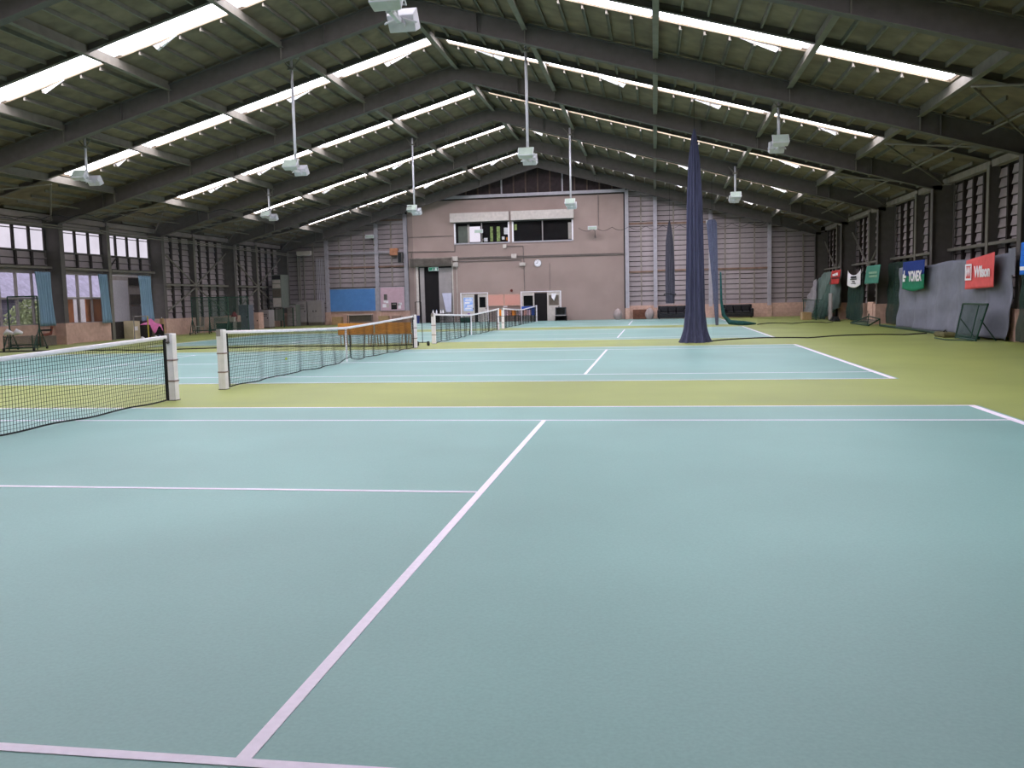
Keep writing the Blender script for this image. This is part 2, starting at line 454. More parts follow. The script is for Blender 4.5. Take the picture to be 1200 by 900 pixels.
# boards left and right
def bboards(x0, x1, z0, z1f, m):
    h = .33; z = z0; lo, hi = (x0, x1) if z1f(x1) > z1f(x0) else (x1, x0)     # low and high end of the roof over this section
    while z < z1f(hi)+.1:
        # shorten the course where the sloping roof would cut it
        aa = (ZR-.12-(z+h))/SL
        if XC > (x0+x1)/2: xa, xb = max(x0, XC-aa), x1
        else: xa, xb = x0, min(x1, XC+aa)
        if xb-xa > .15: inst('siding_board', board_mesh(xb-xa, h, m), wall_back, (xa, YB+.09, z))
        z += h
topz = lambda x: rz_(abs(x-XC), -.7)
cols_r = [5.98, 7.85, 11.45, 15.2, 18.7]; cols_l = [-9.3, -11.42, -15.1, -18.3]
for a, b_ in zip(cols_r[:-1], cols_r[1:]): bboards(a+.02, b_-.02, PH, topz, M_siding)
for a, b_ in zip(cols_l[1:], cols_l[:-1]): bboards(a+.02, b_-.02, 2.62 if b_ > -15 else .9, topz, M_siding)
def vpost(x, w, d, m=M_steel2, z0=0, z1=None, nm='wall_post'):
    z1 = z1 or topz(x); b = MB()
    b.box(x-w/2, x+w/2, YB-d, YB-d+.02, z0, z1); b.box(x-.012, x+.012, YB-d, YB+.1, z0, z1); b.box(x-w/2, x+w/2, YB+.03, YB+.05, z0, z1)
    return b.build(nm, m, wall_back)
M_post = mat('post_lavender_grey', (178, 172, 180), .6, .08, 4)
for x in (5.98, 7.85, 11.45, 15.2, -9.3, -11.42, -15.1): vpost(x, .24, .16, M_post)
for a, b_, n in ((5.98, 7.85, 2), (7.85, 11.45, 3), (11.45, 15.2, 4), (15.2, 18.4, 3), (-11.42, -9.3, 2), (-15.1, -11.42, 4), (-18.2, -15.1, 3)):
    for k in range(1, n):
        x = a+(b_-a)*k/n; z0 = 2.62 if -15.1 < x < -9 else PH
        bx('stud', M_sidingd, wall_back, x-.045, x+.045, YB+.0, YB+.08, z0, topz(x)-.05)
for x0, x1, z in ((6.1, 7.7, 6.35), (6.1, 7.7, 3.15), (8, 15.1, 3.2), (-11.3, -9.4, 7.2), (-15, -9.4, 4.0), (8, 11.3, 6.3)):
    bx('girt', mat('girt_rust', (140, 112, 98), .8, .2, 3), wall_back, x0, x1, YB-.02, YB+.04, z-.06, z+.06)
for a, b_ in ((6.1, 7.73), (7.97, 11.33), (11.57, 15.08), (15.32, 18.1), (-11.3, -9.42), (-14.98, -11.54), (-18.0, -15.22)):
    bx('plinth', M_plinth, wall_back, a, b_, YB-.06, YB+.05, 0, PH)
for x in (5.98, 7.85, 11.45, 15.2, -9.3, -11.42, -15.1):
    bx('post_footing', M_plinth, wall_back, x-.16, x+.16, YB-.2, YB+.05, 0, .75 if x > 0 else .9)
# gable: dark boards between studs above the header beam
gx = [-6.6+.83*k for k in range(16)]
for k in range(15):
    a, b_ = gx[k]+.05, gx[k+1]-.05
    za, zb = rz_(abs(a-XC), -.3), rz_(abs(b_-XC), -.3)
    zm = rz_(0, -.3)
    poly = [(a, 8.6), (b_, 8.6), (b_, zb), (a, za)]
    MB().prism(poly, 'y', YB+.05, YB+.1).build('gable_panel', M_brownp, wall_back)
    if k: bx('gable_stud', mat('stud_brown', (92, 74, 68), .8, .15, 5) if k % 5 else M_post, wall_back, gx[k]-.045, gx[k]+.045, YB-.02, YB+.1, 8.6, rz_(abs(gx[k]-XC), -.35))
bx('header_beam', M_post, wall_back, -6.9, 5.9, YB-.12, YB, 8.46, 8.66)
bx('header_shade_strip', M_dark, wall_back, -6.9, 5.9, YB-.03, YB+.02, 8.36, 8.46)  # dark strip standing in for the shade under the header beam
bx('edge_strip', M_black, wall_back, 5.78, 5.86, YB-.01, YB+.02, 0, 8.4)

# high window pair in the stucco wall, with room behind
wn = 7
for k, (x0, x1) in enumerate(((-5.82, -1.96), (-1.78, 2.4))):
    w = struct(bpy.data.objects.new('window_%d' % (wn+k), None)); COL.objects.link(w)
    def fb(a, b_, z0, z1, m=M_post, d0=-.06, d1=.06): bx('window_frame', m, w, a, b_, YB+d0, YB+d1, z0, z1)
    fb(x0, x1, 5.36, 5.44); fb(x0, x1, 6.78, 6.85, M_steel); fb(x0, x0+.1, 5.44, 6.78, M_white); fb(x1-.1, x1, 5.44, 6.78, M_white)
    xm = (x0+x1)/2; fb(xm-.035, xm+.035, 5.44, 6.78, M_cab, -.03, .03)
    for a, b_ in ((x0+.1, xm-.035), (xm+.035, x1-.1)):
        bx('window_pane', M_glass, w, a, b_, YB+.0, YB+.006, 5.44, 6.78)
    fb(x0-.22 if k == 0 else x0-.02, x1+.02 if k == 0 else x1+.06, 6.86, 7.46, M_offw, -.32, .0)   # shutter box
fbk = bx('stucco_pier', M_stucco, wall_back, -1.96, -1.78, YB, YB+.1, 5.36, 6.85)
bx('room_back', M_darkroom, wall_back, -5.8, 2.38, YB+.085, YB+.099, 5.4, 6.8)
# window in the far wall of that room, seen through the left sash; notices on the glass
for a, b_, z0, z1, m in ((-4.75, -4.0, 5.5, 6.55, M_win), (-4.9, -4.75, 5.45, 6.7, M_offw), (-5.55, -4.9, 5.45, 6.6, M_cabd)):
    bx('far_window', m, wall_back, a, b_, YB+.07, YB+.084, z0, z1)
for a, b_, z0, z1, m in ((-3.3, -3.12, 5.5, 6.5, mat('far_foliage', (170, 190, 120), .8, .3, 10)), (-2.85, -2.62, 5.5, 6.5, MATS['far_foliage']), (-2.35, -2.05, 5.95, 6.4, M_white), (-2.5, -2.32, 5.6, 5.8, M_white), (-2.2, -2.1, 5.55, 5.75, M_orange), (-3.75, -3.5, 5.5, 5.75, M_white), (2.05, 2.28, 5.5, 6.6, M_offw), (-1.62, -1.45, 6.2, 6.6, MATS['far_foliage'])):
    bx('notice', m, wall_back, a, b_, YB+.04, YB+.05, z0, z1)

# exit recess: metal frame post, grey leaf, shutter grille box
d1 = struct(bpy.data.objects.new('door_1', None)); COL.objects.link(d1)
bx('door_jamb', M_offw, d1, -8.62, -8.45, YB-.06, YB+.08, 0, 3.9)
bx('door_jamb', M_cab, d1, -8.35, -8.05, YB-.02, YB+.08, 0, 3.85)
bx('door_leaf', M_cab, d1, -7.02, -6.1, YB+.02, YB+.07, 0.02, 3.8)
sb = bx('shutter_box', M_sidingd, d1, -9.0, -5.95, YB-.35, YB-.01, 3.95, 4.5)
for k in range(9): bx('grille_slat', M_dark, sb, -8.95, -6.0, YB-.37, YB-.345, 3.98+k*.055, 4.0+k*.055)
bx('jamb_trim', M_offw, d1, -6.06, -5.98, YB-.04, YB, 0, 4.3)
def hinged(n, x0, x1, z1, wx0, wx1, wz0, wz1, glass, y=YB, m=M_offw):
    d = struct(bpy.data.objects.new('door_%d' % n, None)); COL.objects.link(d)
    b = MB(); b.box(x0, wx0, y-.05, y-.005, 0.01, z1); b.box(wx1, x1, y-.05, y-.005, .01, z1); b.box(wx0, wx1, y-.05, y-.005, .01, wz0); b.box(wx0, wx1, y-.05, y-.005, wz1, z1)
    b.build('door_leaf', m, d)
    bx('door_pane', glass, d, wx0, wx1, y-.035, y-.02, wz0, wz1)
    bx('door_handle', M_steel, d, x1-.12, x1-.06, y-.09, y-.05, .88, .98)
    return d
hinged(2, -5.42, -4.52, 1.92, -5.27, -4.62, .8, 1.72, M_white)
hinged(3, -4.27, -3.62, 1.92, -4.17, -3.73, 1.0, 1.72, M_glassd)
hinged(4, -1.2, -.34, 1.95, -1.09, -.43, 1.03, 1.74, M_glassd)
hinged(5, .54, 1.43, 1.95, .66, 1.34, 1.05, 1.74, M_brown)
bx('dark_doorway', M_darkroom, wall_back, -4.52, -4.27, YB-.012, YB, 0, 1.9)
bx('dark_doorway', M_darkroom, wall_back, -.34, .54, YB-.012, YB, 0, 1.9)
for x in (-5.47, -3.58, -1.25, 1.47): bx('door_frame', M_white, wall_back, x-.03, x+.03, YB-.06, YB, 0, 1.98)
for a, b_ in ((-5.5, -3.55), (-1.28, 1.5)): bx('door_frame', M_white, wall_back, a, b_, YB-.06, YB, 1.98, 2.03)

# conduits
M_pipe = mat('conduit_grey', (118, 108, 104), .6, .1, 5)
def pipe(pts, r=.03, m=M_pipe, par=wall_back): return MB().tube(pts, r, 6).build('conduit', m, par)
y = YB-.04
pipe([(-9.15, y, 4.95), (-5.8, y, 4.9)]); pipe([(-8.9, y, 4.85), (-8.9, y, 4.55)]); pipe([(-5.8, y, 4.9), (-5.8, y, 5.35)])
pipe([(-5.7, y, 4.45), (5.75, y, 4.42)]); pipe([(-5.7, y, 4.36), (5.75, y, 4.33)]); pipe([(-5.6, y, 4.2), (-1.2, y, 4.18), (-1.2, y, 4.0)])
pipe([(-2.3, y, 5.14), (-1.05, y, 5.12), (-1.0, y, 4.0)]); pipe([(-5.72, y, 4.3), (-5.72, y, 0)], .025, M_offw); pipe([(-1.0, y, 3.8), (-1.0, y, 2.0)], .02)
pipe([(4.1, y, 8.4), (4.1, y, 6.3)], .02); pipe([(.75, y, 3.9), (.75, y, 2.0)], .015); pipe([(-9.1, y, 5.95), (-6.0, y, 5.98)], .02)
for x0, x1, z0, z1 in ((-6.0, -5.6, 4.24, 4.55), (-6.0, -5.6, 3.85, 4.15), (-1.85, -1.5, 4.3, 4.6), (-2.42, -2.18, 5.02, 5.26), (-1.3, -.9, 3.78, 4.0)):
    bx('junction_box', M_offw, wall_back, x0, x1, YB-.16, YB-.005, z0, z1, bevel=.01)
for x0, x1, z in ((-15, -9.4, 5.03), (-15, -9.4, 4.93)): pipe([(x0, YB-.2, z), (x1, YB-.2, z)], .03, M_post)
for k in range(5): pipe([(-15.85+k*.12, YB-.12, 1.6), (-15.85+k*.12, YB-.12, 4.7)], .035, M_post)
for k in range(2): pipe([(-17.25+k*.45, YB-.12, 1.6), (-17.25+k*.45, YB-.12, 5.0)], .05, M_steel2)
# cable tray along the left wall
for z in (5.0, 5.1):
    MB().tube([(XC-17.6, 12.3, z), (XC-17.6, 38, z), (XC-17.6, 52.3, z-.1)], .03, 6).build('cable_tray', M_steel2, wall_left)

# ================================================================ FLOODLIGHTS
def make_head(par, sgn, p):
    """floodlight head facing sgn*Y and downwards, base point p"""
    T = Matrix.Translation(p) @ Matrix.Rotation(math.radians(38)*sgn, 4, 'X')
    def tv(v): return tuple(T @ Vector(v))
    w, h, dp = .25, .17, .20
    f = sgn*dp
    b = MB()
    b.hexa([tv((-w*.85, 0, -h*.8)), tv((w*.85, 0, -h*.8)), tv((w, f, -h)), tv((-w, f, -h)), tv((-w*.85, 0, h*.8)), tv((w*.85, 0, h*.8)), tv((w, f, h)), tv((-w, f, h))])
    hd = b.build('lamp_head', M_lamp, par, bevel=.015)
    b = MB()
    g0, g1 = f-sgn*.005, f+sgn*.012
    b.hexa([tv((-w*.9, g0, -h*.88)), tv((w*.9, g0, -h*.88)), tv((w*.9, g1, -h*.88)), tv((-w*.9, g1, -h*.88)), tv((-w*.9, g0, h*.88)), tv((w*.9, g0, h*.88)), tv((w*.9, g1, h*.88)), tv((-w*.9, g1, h*.88))])
    b.build('lens', M_lens, hd)
    MB().tube([tv((0, -sgn*.09, 0)), tv((0, .0, 0))], .08, 12).build('ballast_can', M_lamp, hd)
    b = MB()
    for sx in (-1, 1): b.tube([tv((sx*w*1.03, f*.5, 0)), tv((sx*w*1.03, -sgn*.02, .02)), tuple(Vector(p)+Vector((sx*.06, -sgn*.1, .05)))], .014, 6)
    b.build('yoke', M_lamp, hd)
def floodlight(x, y, label, ztop, zb=5.9):
    t = thing('floodlight', label, 'floodlight', 'twin floodlights hanging from the roof', (x, y, zb))
    h = ztop-zb
    b = MB(); b.tube([(0, 0, .0), (0, 0, h)], .045, 10); po = b.build('pole', M_lamp, t, smooth=True)
    b = MB(); b.box(-.1, .1, -.1, .1, h-.35, h-.3); b.tube([(0, 0, h-.35), (-.3, 0, h)], .02, 6); b.tube([(0, 0, h-.35), (.3, 0, h)], .02, 6); b.build('bracket', M_steel2, po)
    MB().box(-.035, .035, -.34, .34, -.04, .04).build('arm', M_lamp, t, bevel=.01)
    make_head(t, -1, (0, -.32, .06)); make_head(t, 1, (0, .32, -.02))
    return t
zb_ = lambda x: rz_(abs(x-XC), -.31)
LX = [-11.42, -3.86, 3.86, 11.5]
LY = [6.9, 21.4, 36.0]
posn = ['over the window side', 'left of the roof ridge', 'right of the roof ridge', 'over the tarpaulin side']
floodlight(LX[2], LY[0], 'large-looking twin floodlight with pale green lens over the front court', zb_(LX[2]))
for j, y in ((1, LY[1]), (2, LY[2])):
    for k in range(4):
        side = ['toward the windowed wall', 'on the window side of the ridge', 'on the tarpaulin side of the ridge', 'toward the wall hung with banners'][k]
        row = 'front hanging row' if j == 1 else 'row nearer the clock wall'
        ln_ = ['short', 'long', 'long', 'short'][k]
        floodlight(LX[k], y, 'twin floodlight, %s, %s' % (row, side), zb_(LX[k]))
# small wall floodlights on the end wall
wl = [(-3.98, 6.1, 'small white wall floodlight in front of the high windows'), (3.73, 6.05, 'small white wall floodlight on bare stucco beside the high windows'),
      (-11.7, 6.0, 'small white wall floodlight on siding above the blue panel'), (11.42, 6.15, 'small white wall floodlight on siding behind the teal gathered net')]
for x, z, lb in wl:
    t = thing('wall_floodlight', lb, 'floodlight', 'floodlights on the end wall', (x, YB-.16, z))
    bx('bracket', M_pipe, t, .1, .2, -.04, .16, -.55, -.42); MB().tube([(.15, -.04, -.5), (.15, -.15, -.1), (0, -.3, 0)], .025, 6).build('arm', M_pipe, t)
    hd = MB().hexa([(-.3, -.5, -.05), (.3, -.5, -.05), (.25, -.2, -.02), (-.25, -.2, -.02), (-.3, -.45, .2), (.3, -.45, .2), (.25, -.2, .16), (-.25, -.2, .16)]).build('lamp_head', M_lamp, t)
    bx('lens', M_lens, hd, -.27, .27, -.515, -.49, -.03, .15)

# ================================================================ TENNIS NETS AND POSTS
NW = 6.43
def make_net(i, cell, th, ripple, label):
    d = D[i]
    t = thing('tennis_net', label, 'tennis net', 'tennis nets', (0, d, 0))
    top = lambda y: .914 + (1.065-.914)*(abs(y)/NW)**1.15
    rnd = random.Random(i+3)
    ph = [rnd.uniform(0, 6.28) for _ in range(4)]
    def off(y, z):
        k = (1-z/1.0)
        e = max(0, 1-abs(y)/NW)**.4
        return ripple*e*(.25+.75*k)*(math.sin(5.9*y+ph[0])*.6+math.sin(9.7*y+ph[1])*.4) + .05*e*k*math.sin(1.1*y+ph[2])
    ny = int(2*(NW-.06)/cell); nz = int(.95/cell); L = NW-.06
    b = MB()
    def bot(y): return .02 + .10*math.exp(-((y)/.5)**2)*(1 if i == 1 else .4) + .02*math.sin(2*y+ph[3])**2
    def pt(y, f):
        zt = top(y)-.05; zb = bot(y); z = zb+(zt-zb)*f
        return Vector((off(y, z), y, z))
    def ribbon(pts):
        k = len(b.v)
        for p in pts:
            b.v += [(p.x-th/2, p.y-th*.3, p.z-th/2), (p.x+th/2, p.y-th*.3, p.z+th/2), (p.x, p.y+th*.6, p.z)]
        for q in range(len(pts)-1):
            for j in range(3):
                j2 = (j+1) % 3; b.f.append((k+q*3+j, k+q*3+j2, k+q*3+3+j2, k+q*3+3+j))
    for j in range(ny+1): ribbon([pt(-L+2*L*j/ny, f/6) for f in range(7)])
    hz = max(60, ny//2)
    for j in range(1, nz): ribbon([pt(-L+2*L*k/hz, j/nz) for k in range(hz+1)])
    nt = b.build('netting', M_rope, t); nt['kind'] = 'stuff'
    b = MB(); n = 48
    b.grid(lambda u, v: (lambda y, a: (.012*math.cos(a*2*PI), y, top(y)-.03+.032*math.sin(a*2*PI)))(-NW+2*NW*u, v), n, 8)
    b.build('headband', M_white, t)
    MB().tube([pt(-L+2*L*k/60, 0) for k in range(61)], .012, 6).build('bottom_rope', M_black, t)
    for s in (-1, 1):
        MB().box(-.012, .012, s*(NW-.07)-.03, s*(NW-.07)+.03, .02, top(NW)-.05).build('side_tape', M_black, t)
    MB().box(-.016, .016, -.025, .025, .03, .92).build('centre_strap', M_white, t)
    return t
def make_post(y, s, label):
    t = thing('net_post', label, 'net post', 'white net posts', (0, y, 0))
    w = .065
    bx('post_body', M_white, t, -w, w, -w, w, 0, 1.09, bevel=.008)
    MB().box(-w*1.02, -w*.2, -w*1.08, w*1.08, .0, 1.06).build('post_cover', M_white, t, bevel=.006)
    bx('post_cap', M_cab, t, -w*.95, w*.25, -w*1.1, w*1.1, .97, 1.095)
    for z in (.32, .66): bx('strap_band', mat('strap_brown', (150, 128, 128), .7, .1, 8), t, -w*1.1, w*1.1, -w*1.12, w*1.12, z-.012, z+.012)
    MB().tube([(0, -s*w, .95), (0, -s*(w+.05), .95)], .02, 8).build('winch', M_steel, t)
    bx('base_plate', M_steel, t, -.075, .075, -.078, .078, 0, .012)
nlab = ['tennis net of the front court, tight fine mesh with one end beyond the picture', 'tennis net with bunched centre strap in front of the orange benches', 'tennis net in front of the poster door and the blue pinned poster',
        'tennis net of the court beside the clock wall']
specs = [(.05, .0055, .012), (.055, .0065, .05), (.085, .009, .07), (.10, .010, .07)]
plab = ['white square net post behind the camera end of the front court', 'white square net post at the inner end of the front court net, with brown straps', 'white square net post with grey cap facing the front court',
        'white square net post beside the orange benches', 'white square net post facing the benches, by the wheeled net trolley', 'white net post at the clock-wall end of the third net',
        'white net post starting the last net', 'white net post beside the dark doorway at the end wall']
for i in range(4):
    make_net(i, *specs[i], nlab[i])
    make_post(D[i]-NW-.12, -1, plab[2*i]); make_post(D[i]+NW+.12, 1, plab[2*i+1])

# ================================================================ DIVIDER NETS
def gathered(name, label, x, y, ztop, zbot, prof, m, flare=1.0, folds=11, lean=0):
    t = thing(name, label, 'divider net', 'gathered divider nets', (x, y, zbot))
    H = ztop-zbot
    def rad(f):
        for (f0, r0), (f1, r1) in zip(prof[:-1], prof[1:]):
            if f0 <= f <= f1: return r0+(r1-r0)*(f-f0)/(f1-f0)
        return prof[-1][1]
    def fn(u, v):
        f = u; a = v*2*PI; r = rad(f)
        q = 1 + .14*math.sin(folds*a+1.5*f) + .07*math.sin(5*a+3*f+1) + .05*math.sin(23*a)
        return (r*q*math.cos(a)+lean*(1-f), r*q*math.sin(a), f*H)
    MB().grid(fn, 60, 132).build('net_bundle', m, t, smooth=True)
    MB().tube([(lean*.02, 0, H*.985), (0, 0, rz_(abs(x-XC), -.02)-zbot)], .008, 6).build('hanging_cord', M_rope, t)
    return t
g1 = gathered('divider_net', 'tall dark blue net gathered into a spindle on the court edge', 9.05, 22.4, 6.75, 0.0,
              [(0, .47), (.02, .40), (.06, .33), (.15, .27), (.4, .245), (.65, .22), (.85, .16), (.95, .09), (1, .02)], M_netblue)
g2 = gathered('divider_net', 'short dark net bundle hanging in front of the sofa by the stucco wall', 8.7, 48.0, 6.0, 1.05,
              [(0, .22), (.2, .25), (.5, .24), (.75, .20), (.93, .1), (1, .03)], mat('gathered_net_dark', (92, 90, 104), .95, .2, 30))
MB().tube([(.36*math.cos(a/12*2*PI), .36*math.sin(a/12*2*PI), .55+.05*math.sin(a)) for a in range(13)], .025, 6).build('tie_rope', M_black, g2)
g3 = gathered('divider_net', 'dark blue net bundle with teal tail trailing on the green surround', 10.55, 37.8, 5.15, 0.02,
              [(0, .06), (.1, .08), (.3, .11), (.6, .16), (.85, .20), (.97, .22), (1, .15)], mat('gathered_net_slate', (104, 108, 134), .95, .2, 30), lean=.25)
b = MB(); b.tube([(.42, -.05, 2.6), (.45, -.08, 1.2), (.55, -.1, .5), (.85, -.15, .14), (1.5, -.2, .08), (2.1, -.2, .05)], [.04, .06, .09, .12, .12, .03], 8)
b.build('net_tail', M_netteal, g3, smooth=True)
def sheet_net(label, p0, p1, z0, z1, m, scallop=.12, sag=.05, n=60):
    t = thing('divider_net', label, 'divider net', 'spread divider nets', (p0[0], p0[1], 0))
    dx, dy = p1[0]-p0[0], p1[1]-p0[1]; Ln = math.hypot(dx, dy)
    def P(u, f):
        s = u*Ln
        zt = z1 - scallop*(1-abs(math.sin(PI*s/1.0))) if scallop else z1
        zb = z0[0]+(z0[1]-z0[0])*u + sag*abs(math.sin(2.2*u*PI))
        w = .05*math.sin(s*2.3)+.03*math.sin(s*5.1)
        return (dx*u-dy/Ln*w*(1-f*.7), dy*u+dx/Ln*w*(1-f*.7), zb+(zt-zb)*f)
    MB().grid(lambda u, v: P(u, v), n*2, 8).build('netting', m, t)['kind'] = 'stuff'
    MB().tube([P(k/n, 0) for k in range(n+1)], .022, 6).build('weighted_hem', M_black, t)
    if scallop: MB().tube([P(k/n/2, 1) for k in range(2*n+1)], .012, 5).build('top_cord', M_rope, t)
    return t
sheet_net('fine black net spread from the windowed wall to the benches', (-17.3, 21.2), (-.25, 22.4), (.03, .03), 4.8, M_net)
sheet_net('fine black net spread from the tall gathered net to the banner wall', (9.6, 22.5), (16.4, 23.4), (.03, .1), .9, M_netthin, 0)
sheet_net('fine black net spread from the teal tailed bundle to the banner wall', (12.7, 37.6), (16.3, 37.9), (.03, .05), .8, M_netthin, 0)
# loops of cord across the end wall where the net tracks run
t = thing('looped_rope', 'thin cord with hanging loops strung across the end wall', 'cord', None, (2.8, YB-.5, 0))
pts = []
for k in range(121):
    u = k/120; pts.append((12.2*u, 0, 6.15-.05*u-.22*abs(math.sin(u*PI*11))))
MB().tube(pts, .012, 5).build('looped_cord', M_rope, t)
# wheeled trolley by the net post
t = thing('net_trolley', 'slim black wheeled net trolley between two white net posts', 'trolley', None, (-.15, 22.6, 0))
MB().tube([(-.12, 0, .1), (-.14, 0, 1.5)], .012, 6).build('upright', M_black, t); MB().tube([(.08, 0, .1), (.06, 0, 1.5)], .012, 6).build('upright', M_black, t)
MB().tube([(-.14, 0, 1.5), (.06, 0, 1.5)], .012, 6).build('handle', M_black, t); MB().tube([(-.12, 0, .12), (.3, 0, .12)], .012, 6).build('axle', M_black, t)
for x in (-.1, .28): MB().disc((x, -.02, .08), (1, 0, .05), .08, .06, 14).build('wheel', M_black, t)

# ================================================================ BENCHES
def bench(x0, x1, y, label):
    t = thing('bench', label, 'bench', 'orange wooden benches', (x0, y, 0)); L = x1-x0
    br = bx('backrest', M_bench, t, 0, L, -.03, .02, .40, .80, bevel=.01)
    bx('seat', M_bench, t, 0, L, .02, .40, .38, .42, bevel=.01)
    bx('seat_rail', M_offw, t, 0, L, -.035, -.02, .37, .40)
    for xx in (.08, .32, L-.32, L-.08):
        MB().tube([(xx, 0, .40), (xx+(.03 if xx < L/2 else -.03), -.02, 0)], .018, 6).build('leg', M_card, t)
        MB().tube([(xx, .36, .38), (xx, .40, 0)], .018, 6).build('leg', M_card, t)
bench(-3.36, -2.05, 23.35, 'orange wooden bench at the window end of the pair behind the net')
bench(-2.0, -.68, 23.35, 'orange wooden bench at the post end of the pair behind the net')

# ================================================================ END-WALL OBJECTS
def sofa(x0, x1, y, label):
    L = x1-x0; t = thing('sofa', label, 'sofa', 'black leather sofas by the end wall', (x0, y, 0))
    bx('base', M_leather, t, .02, L-.02, 0, .75, .06, .30, bevel=.04)
    for k in range(3):
        w = (L-.4)/3; bx('seat_cushion', M_leather, t, .2+k*w+.01, .2+(k+1)*w-.01, -.02, .6, .28, .44, bevel=.05)
        bx('back_cushion', M_leather, t, .2+k*w+.01, .2+(k+1)*w-.01, .5, .72, .42, .84, bevel=.06)
    bx('backrest', M_leather, t, .05, L-.05, .65, .8, .1, .86, bevel=.05)
    for x in (0, L-.2): bx('armrest', M_leather, t, x, x+.2, 0, .75, .08, .60, bevel=.06)
    for x in (.1, L-.15):
        for yy in (.06, .66): bx('foot', M_black, t, x, x+.06, yy, yy+.06, 0, .07)
sofa(12.15, 14.1, 52.1, 'black three-seat sofa beyond the teal net tail')
sofa(7.95, 9.9, 52.1, 'black three-seat sofa partly behind the tall gathered net')

# framed boards
def panel(name, m, label, cat, x0, x1, z0, z1, d=.05, frame=None, y=YB, group=None):
    t = thing(name, label, cat, group, ((x0+x1)/2, y-.03, z0)); w = (x1-x0)/2; h = z1-z0
    bx('panel', m, t, -w, w, -d, 0, 0, h)
    if frame:
        b = MB(); f = .04; b.box(-w-f, w+f, -d-.015, 0, -f, 0); b.box(-w-f, w+f, -d-.015, 0, h, h+f); b.box(-w-f, -w, -d-.015, 0, 0, h); b.box(w, w+f, -d-.015, 0, 0, h)
        b.build('frame', frame, t)
    return t
panel('blue_board', M_bluep, 'large plain sky blue board on the end wall', 'board', -14.92, -11.6, .95, 2.5, .06, M_post, YB-.04)
pk = panel('pink_notice_board', M_pinkp, 'pale pink notice board with small notices beside the blue board', 'notice board', -11.22, -9.5, .95, 2.55, .04, M_post, YB-.04)
for dx, dz, w, h, m in ((-.5, .72, .12, .2, M_steel), (-.55, .55, .1, .07, M_white), (-.4, .5, .1, .09, M_white), (.1, .05, .21, .24, M_black), (.5, .1, .1, .13, M_white), (-.6, .2, .13, .12, M_white), (-.35, .18, .09, .13, M_offw), (.55, .35, .12, .08, M_white), (.45, .3, .08, .08, M_offw)):
    o = bx('notice', m, pk, dx-w, dx+w, -.052, -.041, dz, dz+h*2)
bx('notice', M_sidingd, pk, -.04, .24, -.055, -.05, .38, .46)
panel('cork_board', M_cork, 'salmon pink pin board next to the narrow glazed door', 'pin board', -3.52, -2.48, 1.13, 1.84, .04, M_plinth, YB, 'salmon pin boards')
panel('cork_board', M_cork, 'salmon pink pin board next to the dark doorway door', 'pin board', -2.38, -1.34, 1.13, 1.84, .04, M_plinth, YB, 'salmon pin boards')
tag(bx('paper_card', M_white, None, -2.5, -2.22, YB-.05, YB-.03, .98, 1.08), 'small white card under the salmon pin boards', 'card')
# clock
t = thing('wall_clock', 'round white wall clock on the stucco wall', 'clock', None, (-.05, YB-.01, 3.93))
MB().disc((0, -.03, 0), (0, 1, 0), .26, .07, 32).build('case', M_cab, t); MB().disc((0, -.07, 0), (0, 1, 0), .225, .02, 32).build('dial', M_print, t)
MB().box(-.01, .01, -.09, -.082, 0, .15).build('hand', M_black, t); MB().box(-.12, 0, -.09, -.082, -.012, .012).build('hand', M_black, t)
tk = MB()
for k in range(12):
    a = k*PI/6; tk.box(.185*math.sin(a)-.01, .185*math.sin(a)+.01, -.088, -.08, .185*math.cos(a)-.012, .185*math.cos(a)+.012)
tk.build('hour_marks', M_black, t)
# bell
t = thing('alarm_bell', 'small round dark red alarm bell on the stucco wall', 'bell', None, (-1.9, YB, 2.12))
MB().disc((0, -.04, 0), (0, 1, 0), .09, .07, 18).build('gong', mat('bell_red', (96, 40, 36), .5, .1, 6), t); bx('backplate', M_steel, t, -.06, .06, -.01, 0, -.06, .06)
# exit sign
t = thing('exit_sign', 'green exit sign over the dark recess', 'exit sign', None, (-7.35, YB-.1, 3.6))
bx('sign_box', M_white, t, -.34, .34, -.04, .04, 0, .26); bx('sign_face', M_exit, t, -.32, .32, -.05, -.04, .02, .24)
b = MB(); b.disc((-.02, -.055, .185), (0, 1, 0), .028, .006, 12); b.add([(-.05, -.056, .16), (.03, -.056, .16), (.0, -.056, .08), (-.06, -.056, .09)], [(0, 1, 2, 3)])
b.add([(-.05, -.056, .1), (-.01, -.056, .1), (-.09, -.056, .04), (-.12, -.056, .05)], [(0, 1, 2, 3)]); b.add([(-.02, -.056, .1), (.01, -.056, .09), (.07, -.056, .04), (.03, -.056, .04)], [(0, 1, 2, 3)])
b.box(.12, .26, -.056, -.052, .04, .22); b.build('running_figure', M_print, t)
# leaning panel, items by the recess
t = thing('leaning_panel', 'pale grey panel leaning in the recess beside the stucco wall', 'panel', None, (-6.4, YB-.25, 0))
MB().hexa([(-.05, -.2, .75), (.3, -.2, .75), (.3, -.16, .75), (-.05, -.16, .75), (-.35, 0, 2.05), (.3, .1, 2.05), (.3, .14, 2.05), (-.35, .04, 2.05)]).build('sheet', mat('panel_pale_blue', (176, 176, 196), .6, .05, 4), t)
MB().tube([(.0, -.15, 0), (.0, -.12, .8)], .02, 6).build('prop', M_steel, t); MB().tube([(.25, -.15, 0), (.25, -.12, .8)], .02, 6).build('prop', M_steel, t)
t = thing('utility_table', 'dark side table with small white bottles by the recess', 'table', None, (-7.0, YB-.75, 0))
bx('table_top', M_black, t, -.5, .55, -.25, .25, .62, .66)
for x in (-.46, .5):
    for yy in (-.2, .2): bx('leg', M_black, t, x-.02, x+.02, yy-.02, yy+.02, 0, .62)
bx('shelf', M_black, t, -.46, .5, -.2, .2, .2, .23)
